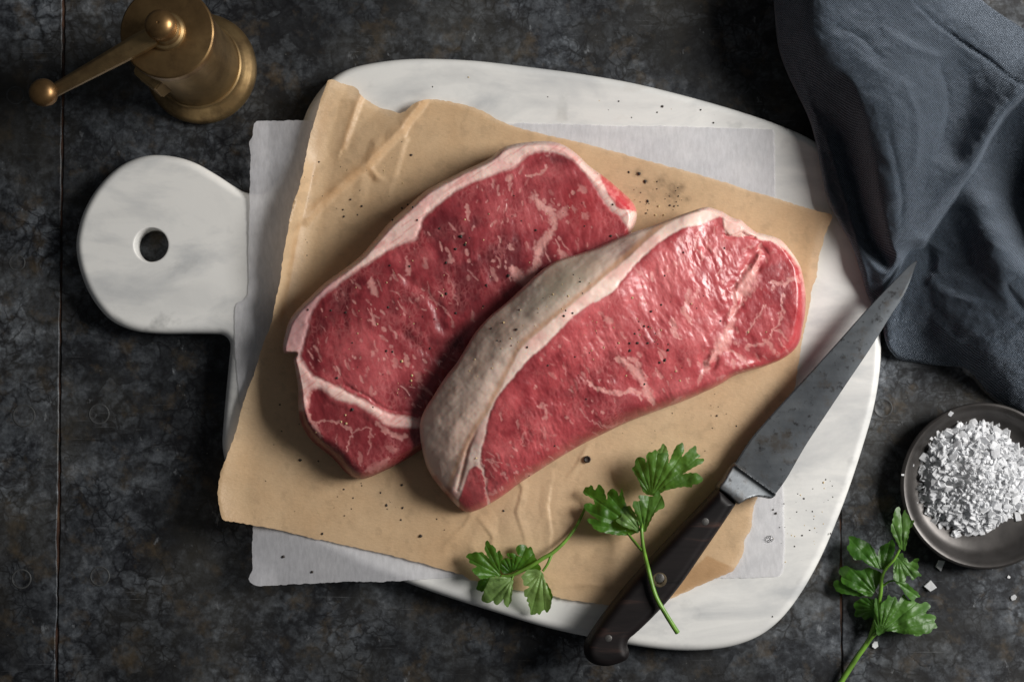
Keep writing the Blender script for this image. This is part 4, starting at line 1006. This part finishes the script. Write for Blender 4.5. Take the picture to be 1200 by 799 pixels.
tag(heap, 'white mound of fine flaky sea salt heaped in the dish', 'salt', kind='stuff')
def put_flake(px, py, z, s, tilt, label, group):
    o = bpy.data.objects.new('salt_flake', random.choice(flakes)); col.objects.link(o)
    w = P1(px, py, z) if px is not None else z
    o.location = w; o.scale = (s, s, s); o.rotation_euler = (random.gauss(0, tilt), random.gauss(0, tilt), random.random()*6)
    return tag(o, label, 'salt flake', group)
for k in range(210):
    r = .0298*math.sqrt(random.uniform(.25, 1.1)); a = random.random()*6.283
    w = Vector((sc_.x+r*math.cos(a), sc_.y+r*math.sin(a), dc.z+max(.0040, heap_h(r)+.0002)))
    put_flake(None, None, w, random.uniform(1.0, 1.8), .5, 'large white salt flake on the mound in the pewter dish', 'large flakes on the salt mound')
for (x, y, s) in [(1090,686,2.0),(1102,662,1.7),(1162,663,1.1),(1188,700,.9),(1025,755,1.2),(1182,676,.6)]:
    put_flake(x, y, .0006*s+.0002, s, .06, 'loose salt flake spilled on the zinc table beside the dish', 'spilled salt flakes')
for (x, y, s) in [(1114,485,.9),(1087,600,1.0),(1070,545,.5),(1092,514,.6),(1058,556,.5)]:
    c = P1(x, y, .006); rr = math.hypot(c.x-dc.x, c.y-dc.y); zz = np.interp(rr, [0,.028,.033,.0365,RD-.0045,RD-.0026], [.0036,.0038,.0046,.0064,.0100,.0119])
    put_flake(x, y, zz+.0006*s+.0002, s, .08, 'single salt flake fallen on the bare rim of the dish', 'stray flakes in the dish')

# ------------------------------------------------------------------ parsley
def leaf(parent, pts, zb, zt, base, tone=0.0, curl=.0, lift=0.0, seed=0, k=7):
    if seed < 20: zb += DZ; zt += DZ
    p = np.array(pts, float); oc = catmull(p, 3)
    q = []
    for a_, b_ in zip(oc, np.roll(oc, -1, 0)):
        n_ = max(1, int(np.hypot(*(b_-a_))/1.1))
        for k_ in range(n_): q.append(a_+(b_-a_)*k_/n_)
    q = np.array(q); t_ = np.roll(q, -2, 0)-np.roll(q, 2, 0); t_ /= np.linalg.norm(t_, axis=1)[:, None]+1e-9
    if not inside(np.array([q[0, 0]-t_[0, 1]*1.5]), np.array([q[0, 1]+t_[0, 0]*1.5]), q)[0]: t_ = -t_
    sa = np.arange(len(q))/5.2; oc = q+np.stack([t_[:, 1], -t_[:, 0]], 1)*((.9*(1-np.abs((sa % 1)*2-1))**.8-.35)*(.6+.8*vnoise(sa*.7, sa*0, seed)))[:, None]
    X, Y, F, rim, D, I, T = grid_fill(oc, .75)
    bx, by = base; rx = X-bx; ry = Y-by; d = np.hypot(rx, ry); cen = oc.mean(0)-np.array(base); ax = cen/np.linalg.norm(cen)
    al = rx*ax[0]+ry*ax[1]; cr = -rx*ax[1]+ry*ax[0]; L = max(1, al.max()); W = max(1, np.abs(cr).max())
    ang = np.arctan2(cr, np.maximum(al, .5)); ph = (np.abs(((ang*k/2.2)+50) % 1-.5)*2)
    vein = smooth(.80, .98, ph)*smooth(2, 8, d)*.7; mid = smooth(1.6, .5, np.abs(cr))*smooth(1.0, .75, al/L); vein = np.maximum(vein, mid)
    u = np.clip(al/L, 0, 1)
    Z = zb+(zt-zb)*u+lift*np.sin(math.pi*u)+curl*(cr/W)**2+.0016*(fbm(X*.06, Y*.06, seed)-.5)+.00016*np.cos(ph*3.14)*smooth(3, 14, d)+.0030*(fbm(X*.055, Y*.055, seed+70, 2)-.5)*smooth(2, 14, d)
    me = mesh('leaf', P(X, Y, Z), F); set_attr(me, 'vein', vein); set_attr(me, 'tone', np.clip(tone+.0*X, 0, 1))
    return link('leaf', me, M['leaf'], parent)
def zoomed(pts, x0, y0, s): return [(x0+x/s, y0+y/s) for x, y in pts]
def stem(parent, pts, r):   # pts px, py, z
    dz = 0 if pts[0][0] > 900 else DZ
    return tube('stem', [P(x, y, z+dz) for x, y, z in pts], r, M['stem'], parent)
zb_ = ZP+.002
# sprig by the lower edge of the paper
sp2 = empty('parsley_sprig', tuple(P1(620, 655, zb_)))
Z2 = lambda p: zoomed(p, 540, 620, 7.2625)
leaf(sp2, Z2([(160,430),(250,415),(240,470),(215,500),(200,515),(180,530),(150,520),(130,500),(145,470)]), .0215, .021, Z2([(250,415)])[0], .0, 0, .0, 1)
leaf(sp2, Z2([(345,395),(300,400),(230,415),(165,420),(140,395),(110,370),(95,340),(140,315),(110,300),(75,280),(70,255),(45,230),(60,212),(85,203),(120,195),(180,195),(205,215),(240,245),(215,200),(205,160),(215,95),(235,105),(255,130),(275,140),(295,160),(302,195),(325,180),(345,205),(355,240),(345,270),(338,310),(332,365)]), .0245, .027, Z2([(345,395)])[0], .03, .001, .002, 2)
leaf(sp2, Z2([(400,378),(360,370),(345,350),(335,320),(342,275),(365,250),(400,245),(450,255),(410,235),(388,215),(405,203),(440,203),(480,222),(520,240),(480,205),(472,175),(480,140),(510,132),(545,130),(570,160),(590,145),(612,175),(625,215),(645,260),(665,300),(685,345),(620,348),(540,358),(480,345),(440,365)]), .0225, .025, Z2([(440,385)])[0], .0, .001, .001, 3)
leaf(sp2, Z2([(440,420),(442,480),(435,550),(430,600),(415,640),(395,660),(372,640),(365,600),(352,600),(335,625),(310,640),(285,632),(280,605),(255,618),(215,625),(185,610),(175,590),(185,565),(200,520),(215,480),(235,450),(250,410),(300,402),(360,405)]), .0265, .0215, Z2([(440,415)])[0], .62, .0, .003, 4)
leaf(sp2, Z2([(715,420),(735,460),(760,500),(782,560),(778,600),(765,620),(745,560),(725,490)]), .0245, .0205, Z2([(705,370)])[0], .0, 0, .0, 5, 3)
leaf(sp2, Z2([(690,362),(712,420),(730,480),(752,550),(770,610),(765,660),(740,705),(722,700),(712,680),(690,700),(665,725),(645,712),(625,725),(600,725),(590,700),(592,670),(575,650),(580,625),(560,610),(568,580),(545,570),(538,540),(545,515),(590,488),(545,478),(530,460),(535,435),(515,410),(535,380),(560,350),(600,340),(640,340)]), .0275, .0212, Z2([(690,362)])[0], .62, .0, .004, 6)
stem(sp2, [(686,594,.0215),(676,615,.0225),(663,633,.024),(648,647,.0255),(636,654,.026),(622,663,.0262),(608,670,.026),(598,674.5,.0255),(588,675,.025)], [.0007,.0009,.0011,.0010,.0008])
stem(sp2, [(646.5,649,.0255),(642,660,.0265),(636,669,.0268)], [.0008,.0006])
stem(sp2, [(602,673,.0258),(599.5,679,.0264)], [.0007,.0005])
tag(sp2, 'flat parsley sprig with two pale upturned leaves at the brown paper edge', 'parsley', 'parsley sprigs')
# sprig laid across the knife handle
sp1 = empty('parsley_sprig', tuple(P1(755, 620, zb_)))
Z1 = lambda p: zoomed(p, 670, 510, 6.144)
leaf(sp1, Z1([(612,120),(635,95),(660,58),(680,85),(692,125),(650,145)]), .0335, .036, Z1([(640,150)])[0], .45, 0, 0, 11, 3)
leaf(sp1, Z1([(560,430),(520,410),(500,370),(480,320),(450,270),(435,238),(455,215),(458,180),(470,163),(500,155),(525,172),(540,205),(538,150),(552,122),(575,122),(600,103),(625,130),(655,128),(688,125),(698,150),(697,200),(715,160),(745,90),(770,65),(795,53),(808,85),(805,120),(790,160),(830,120),(885,75),(900,95),(897,125),(928,145),(890,168),(925,165),(953,172),(945,195),(905,215),(860,240),(800,278),(850,270),(910,275),(925,295),(947,312),(920,345),(870,355),(862,375),(820,368),(760,375),(720,385),(680,395),(650,408),(600,432)]), .030, .034, Z1([(575,440)])[0], .10, -.001, .003, 12, 9)
leaf(sp1, Z1([(490,690),(455,705),(420,718),(370,718),(320,716),(240,700),(190,688),(160,668),(140,640),(108,605),(150,598),(200,610),(160,585),(130,560),(95,530),(90,505),(115,485),(165,495),(150,455),(85,420),(88,395),(95,375),(120,372),(140,358),(165,392),(180,380),(190,355),(215,365),(235,400),(255,470),(258,420),(270,395),(300,385),(322,400),(335,430),(348,425),(360,378),(385,480),(410,530),(440,580),(480,640)]), .027, .0245, Z1([(490,690)])[0], .0, .003, .004, 13, 9)
leaf(sp1, Z1([(510,690),(490,660),(475,610),(455,550),(438,500),(448,475),(495,468),(475,438),(520,430),(580,440),(605,415),(632,408),(640,432),(655,445),(662,480),(668,515),(620,540),(590,570),(570,610),(550,650),(530,692)]), .030, .033, Z1([(520,690)])[0], .12, .002, .002, 14)
leaf(sp1, Z1([(490,690),(440,678),(400,665),(370,650),(340,635),(318,608),(355,590),(358,570),(350,545),(362,525),(410,505),(435,530),(455,560),(472,600),(485,650)]), .029, .031, Z1([(490,690)])[0], .42, .0, .003, 15)
stem(sp1, [(752,615,.030),(752,623,.0305),(754,642,.034),(760,668,.0402),(768,697,.0412),(780,719,.0408),(794,741,.0385)], [.0008,.0009,.0011,.0012,.0013])
stem(sp1, [(736,625,.028),(743,634,.0305),(752.5,645,.0345)], [.0006,.0009])
stem(sp1, [(757,590,.0325),(754,604,.032),(752,618,.0305)], [.0005,.0008])
tag(sp1, 'parsley sprig with its stem lying across the knife handle', 'parsley', 'parsley sprigs')
# sprig on the table by the dish
sp3 = empty('parsley_sprig', tuple(P1(1030, 700, 0)))
Z3 = lambda p: zoomed(p, 970, 590, 3.82)
leaf(sp3, Z3([(215,440),(190,425),(160,420),(140,428),(115,450),(125,475),(120,505),(150,505),(170,520),(190,505),(210,512)]), .008, .003, Z3([(215,470)])[0], 0, 0, 0, 21)
leaf(sp3, Z3([(180,415),(150,400),(120,385),(90,370),(60,350),(62,325),(48,300),(70,280),(90,280),(120,295),(150,298),(180,285),(200,290),(240,310),(238,340),(225,365),(200,410)]), .009, .003, Z3([(220,410)])[0], 0, .001, .002, 22)
leaf(sp3, Z3([(25,350),(45,343),(70,360),(100,378),(130,392),(165,405),(150,415),(120,410),(90,405),(60,400),(35,385)]), .007, .004, Z3([(165,405)])[0], 0, 0, .002, 23, 3)
leaf(sp3, Z3([(245,295),(200,280),(175,268),(150,250),(125,252),(110,238),(85,195),(98,180),(95,145),(125,150),(150,160),(180,175),(205,200),(222,235),(228,210),(240,188),(265,178),(290,160),(300,185),(298,215),(285,255),(262,300)]), .011, .006, Z3([(245,320)])[0], 0, .001, .002, 24)
leaf(sp3, Z3([(330,205),(312,180),(298,150),(283,115),(292,70),(300,30),(320,12),(325,45),(332,60),(345,22),(352,45),(362,50),(368,72),(387,75),(378,100),(368,112),(360,150),(352,185),(345,210)]), .016, .018, Z3([(335,210)])[0], .15, .001, .002, 25)
leaf(sp3, Z3([(300,343),(295,300),(298,260),(315,235),(332,218),(342,240),(352,245),(368,265),(385,250),(410,243),(402,265),(408,285),(402,300),(422,322),(400,325),(382,342),(368,325),(352,322),(345,347)]), .014, .0155, Z3([(315,240)])[0], .12, .001, .001, 26)
leaf(sp3, Z3([(300,347),(325,343),(350,352),(380,378),(400,395),(415,415),(398,420),(380,435),(362,420),(345,402),(325,372)]), .013, .009, Z3([(305,347)])[0], .05, 0, .002, 27, 4)
leaf(sp3, Z3([(225,590),(215,550),(208,500),(213,420),(228,445),(236,470),(242,442),(262,430),(272,408),(290,420),(305,415),(315,440),(340,403),(358,428),(380,430),(410,448),(440,438),(452,448),(462,462),(445,475),(442,492),(470,495),(485,510),(478,530),(492,552),(470,560),(455,580),(430,580),(405,593),(370,582),(340,582),(300,572),(260,570)]), .010, .006, Z3([(235,578)])[0], .08, .001, .004, 28, 9)
stem(sp3, [(978,812,.0032),(986,798,.0035),(1004,770,.0045),(1020,746,.006),(1028,718,.008),(1032,694,.010),(1035,672,.0125),(1048,655,.0145),(1056,640,.0155)], [.0016,.0015,.0013,.0011,.0008,.0006])
stem(sp3, [(1012,760,.005),(1024,744,.0075),(1036,737,.010)], [.0011,.0008])
stem(sp3, [(1035,686,.0105),(1042,681,.0125),(1050,680,.013)], [.0006,.0005])
tag(sp3, 'dark parsley sprig lying on the zinc table beside the pewter dish', 'parsley', 'parsley sprigs')

# ------------------------------------------------------------------ cracked pepper
def chip(V, F, mi, c, r, m):
    b = len(V); n = 5
    a0 = random.random()*6; zr = r*random.uniform(.5, .9)
    ring = [(r*random.uniform(.6, 1.15)*math.cos(a0+6.283*i/n), r*random.uniform(.6, 1.15)*math.sin(a0+6.283*i/n)) for i in range(n)]
    V += [(c[0]+x*.8, c[1]+y*.8, c[2]-zr*.4) for x, y in ring]+[(c[0]+x, c[1]+y, c[2]+zr*.35*random.uniform(.5, 1.3)) for x, y in ring]+[(c[0], c[1], c[2]+zr)]
    F += [tuple(b+i for i in range(n))[::-1]]+[(b+i, b+(i+1) % n, b+n+(i+1) % n, b+n+i) for i in range(n)]+[(b+n+i, b+n+(i+1) % n, b+2*n) for i in range(n)]
    mi += [m]*(2*n+1)
def pepper(name, pts, label):
    V = []; F = []; mi = []
    for (x, y, r, m) in pts:
        z = surf(x, y); w = P(x, y, z); chip(V, F, mi, w+np.array([0, 0, r*S*.15]), r*S*.78, m)
    me = mesh(name, V, F, shade=False); me.materials.append(M['black']); me.materials.append(M['cream']); me.polygons.foreach_set('material_index', mi)
    o = link(name, me, None); return tag(o, label, 'pepper', kind='stuff')
R_ = random.Random(5)
def scatter(n, region, rr=(.8, 1.9), pc=.35):
    p = np.array(region, float); out = []
    while len(out) < n:
        x = R_.uniform(p[:, 0].min(), p[:, 0].max()); y = R_.uniform(p[:, 1].min(), p[:, 1].max())
        if inside(np.array([x]), np.array([y]), p)[0]: out.append((x, y, R_.uniform(*rr)*R_.uniform(.7, 1), 1 if R_.random() < pc else 0))
    return out
p1 = [(540,277,3.6,0),(545,287,2.2,0),(534,292,2.4,0),(523,308,2.4,0),(515,268,2.0,0),(596,323,2.6,0),(570,334,2.0,0),(523,344,2.4,0),(534,367,2.4,0),(518,346,1.8,1),(628,270,2.0,0),(718,240,1.8,0),(716,277,2.2,0),(489,258,1.8,0),(455,360,1.8,0),(388,364,1.8,0),(405,366,1.8,0),(361,363,1.6,0),(453,411,2.2,0),(460,412,1.8,0),(504,408,1.8,0),(471,423,2.4,1),(480,312,2.0,0),(457,311,1.6,0),(395,443,2.4,0),(413,480,3.0,0),(405,486,1.6,1),(400,494,2.0,1),(406,496,2.0,1),(483,440,2.0,1),(482,446,2.0,1),(437,477,1.4,0)]
p1 += scatter(60, [(370,370),(430,325),(500,290),(540,250),(620,215),(690,240),(700,270),(640,300),(580,350),(520,420),(480,470),(400,440)], (.7, 1.6), .55)
p2 = [(661,370,2.0,0),(671,367,2.0,0),(618,407,1.8,0),(605,386,2.2,0),(576,385,2.0,0),(590,378,1.8,1),(747,402,2.4,0),(738,402,2.0,0),(738,411,2.4,0),(783,410,2.6,0),(779,422,3.0,0),(773,425,2.2,0),(755,382,2.2,0),(760,383,1.8,0),(744,391,1.6,0),(759,402,2.0,0),(741,349,2.0,1),(725,402,2.0,1),(763,365,2.2,0),(775,357,1.8,0),(755,450,1.8,0),(734,440,1.8,1),(792,435,1.8,1),(797,446,1.8,1),(849,291,1.8,0),(801,296,1.6,0),(779,323,1.6,0),(844,376,1.6,0),(877,389,1.6,1),(898,389,1.6,1),(650,522,1.8,0),(558,537,1.6,1),(642,428,1.6,0),(663,364,1.6,0),(680,330,1.6,0),(672,322,1.2,0),(666,347,1.6,1),(648,345,1.6,1)]
p2 += scatter(45, [(640,420),(700,370),(770,320),(830,330),(820,400),(790,450),(720,470),(650,470)], (.7, 1.6), .5)
p2 += scatter(28, [(540,440),(590,375),(640,340),(690,320),(700,330),(640,380),(600,410),(560,480)], (.7, 1.6), .45)
pepper('cracked_pepper', p1, 'cracked pepper scattered over the flatter steak with the thin fat rim')
pepper('cracked_pepper', p2, 'cracked pepper sprinkled on the tilted steak and its grey fat')
pp = [(403,254,2.2,0),(424,242,2.2,0),(374,190,1.8,0),(482,182,2.4,0),(411,234,2.0,0),(402,246,1.8,0),(419,252,1.4,0),(450,200,1.4,1),(471,244,2.0,0),(478,240,1.8,0),(484,243,1.8,0),(460,258,1.8,0),(352,539,3.0,0),(328,474,1.6,0),(373,540,1.6,0),(330,505,1.2,0),(453,592,2.6,0),(472,595,2.0,0),(470,609,1.6,0),(471,568,2.6,0),(404,604,1.4,0),(412,596,1.2,0),(403,573,1.6,0),(414,583,1.4,0),(512,608,1.4,0),(446,577,1.6,0),(493,628,3.2,0),(620,557,1.6,0),(590,598,2.0,0),(378,625,2.4,0),(332,652,2.8,0),(366,670,2.6,0),(840,487,2.0,0),(863,499,1.4,0),(795,230,1.4,0),(759,236,3.0,0),(772,242,2.4,1),(778,252,1.8,1),(785,241,1.8,0),(790,242,1.6,0),(757,250,1.6,0),(749,204,3.4,0),(756,213,2.6,0),(768,252,1.8,1),(737,202,2.0,0),(770,213,1.4,0),(700,204,1.0,0)]
pp += scatter(34, [(735,195),(810,225),(800,245),(760,255),(742,235)], (.6, 1.5), .3)
pp += scatter(26, [(360,180),(480,160),(470,230),(400,300),(345,300)], (.6, 1.4), .4)
pp += scatter(18, [(330,480),(480,570),(560,640),(460,645),(300,600)], (.6, 1.4), .2)
pp += scatter(26, [(720,510),(850,450),(870,500),(840,560),(730,560)], (.6, 1.3), .3)
pepper('cracked_pepper', pp, 'cracked pepper grains loose on the brown paper around the meat')
pb = [(725,119,1.8,0),(776,125,2.4,0),(770,132,1.6,0),(821,129,1.8,0),(836,144,1.8,0),(740,138,1.2,0),(642,114,1.2,0),(909,601,2.2,0),(906,597,1.6,0),(952,599,1.4,0),(940,627,1.6,0),(973,625,1.6,0),(549,91,1.6,1),(507,102,1.4,0),(942,584,1.6,0),(931,640,1.4,0),(905,722,1.4,0),(965,565,1.8,1)]
pb += scatter(34, [(915,580),(985,545),(965,630),(930,670),(905,640)], (.6, 1.5), .35)+scatter(5, [(640,100),(760,115),(870,140),(860,150),(700,140)], (.5, 1.2), .3)
pepper('cracked_pepper', pb, 'cracked pepper grains spilled on the bare white marble')
# one half peppercorn and a droplet of water
c = P1(688, 538, surf(688, 538)); r = 4.2*S
hp = lathe('peppercorn', [(0,0),(r*.7,.0001),(r,r*.5),(r*.95,r*.9),(r*.75,r*1.1),(r*.5,r*.85),(0,r*.7)], M['black'], None, 14, c, 40)
tag(hp, 'split black peppercorn on brown paper beside the parsley', 'peppercorn')
c = P1(902, 631, ZW+.0002); r = 4*S
wd = lathe('water_drop', [(0,0),(r,.0),(r*1.02,r*.18),(r*.8,r*.45),(r*.45,r*.6),(0,r*.66)], M['water'], None, 20, c, 80)
tag(wd, 'clear drop of water on the waxed paper near the knife', 'water drop')
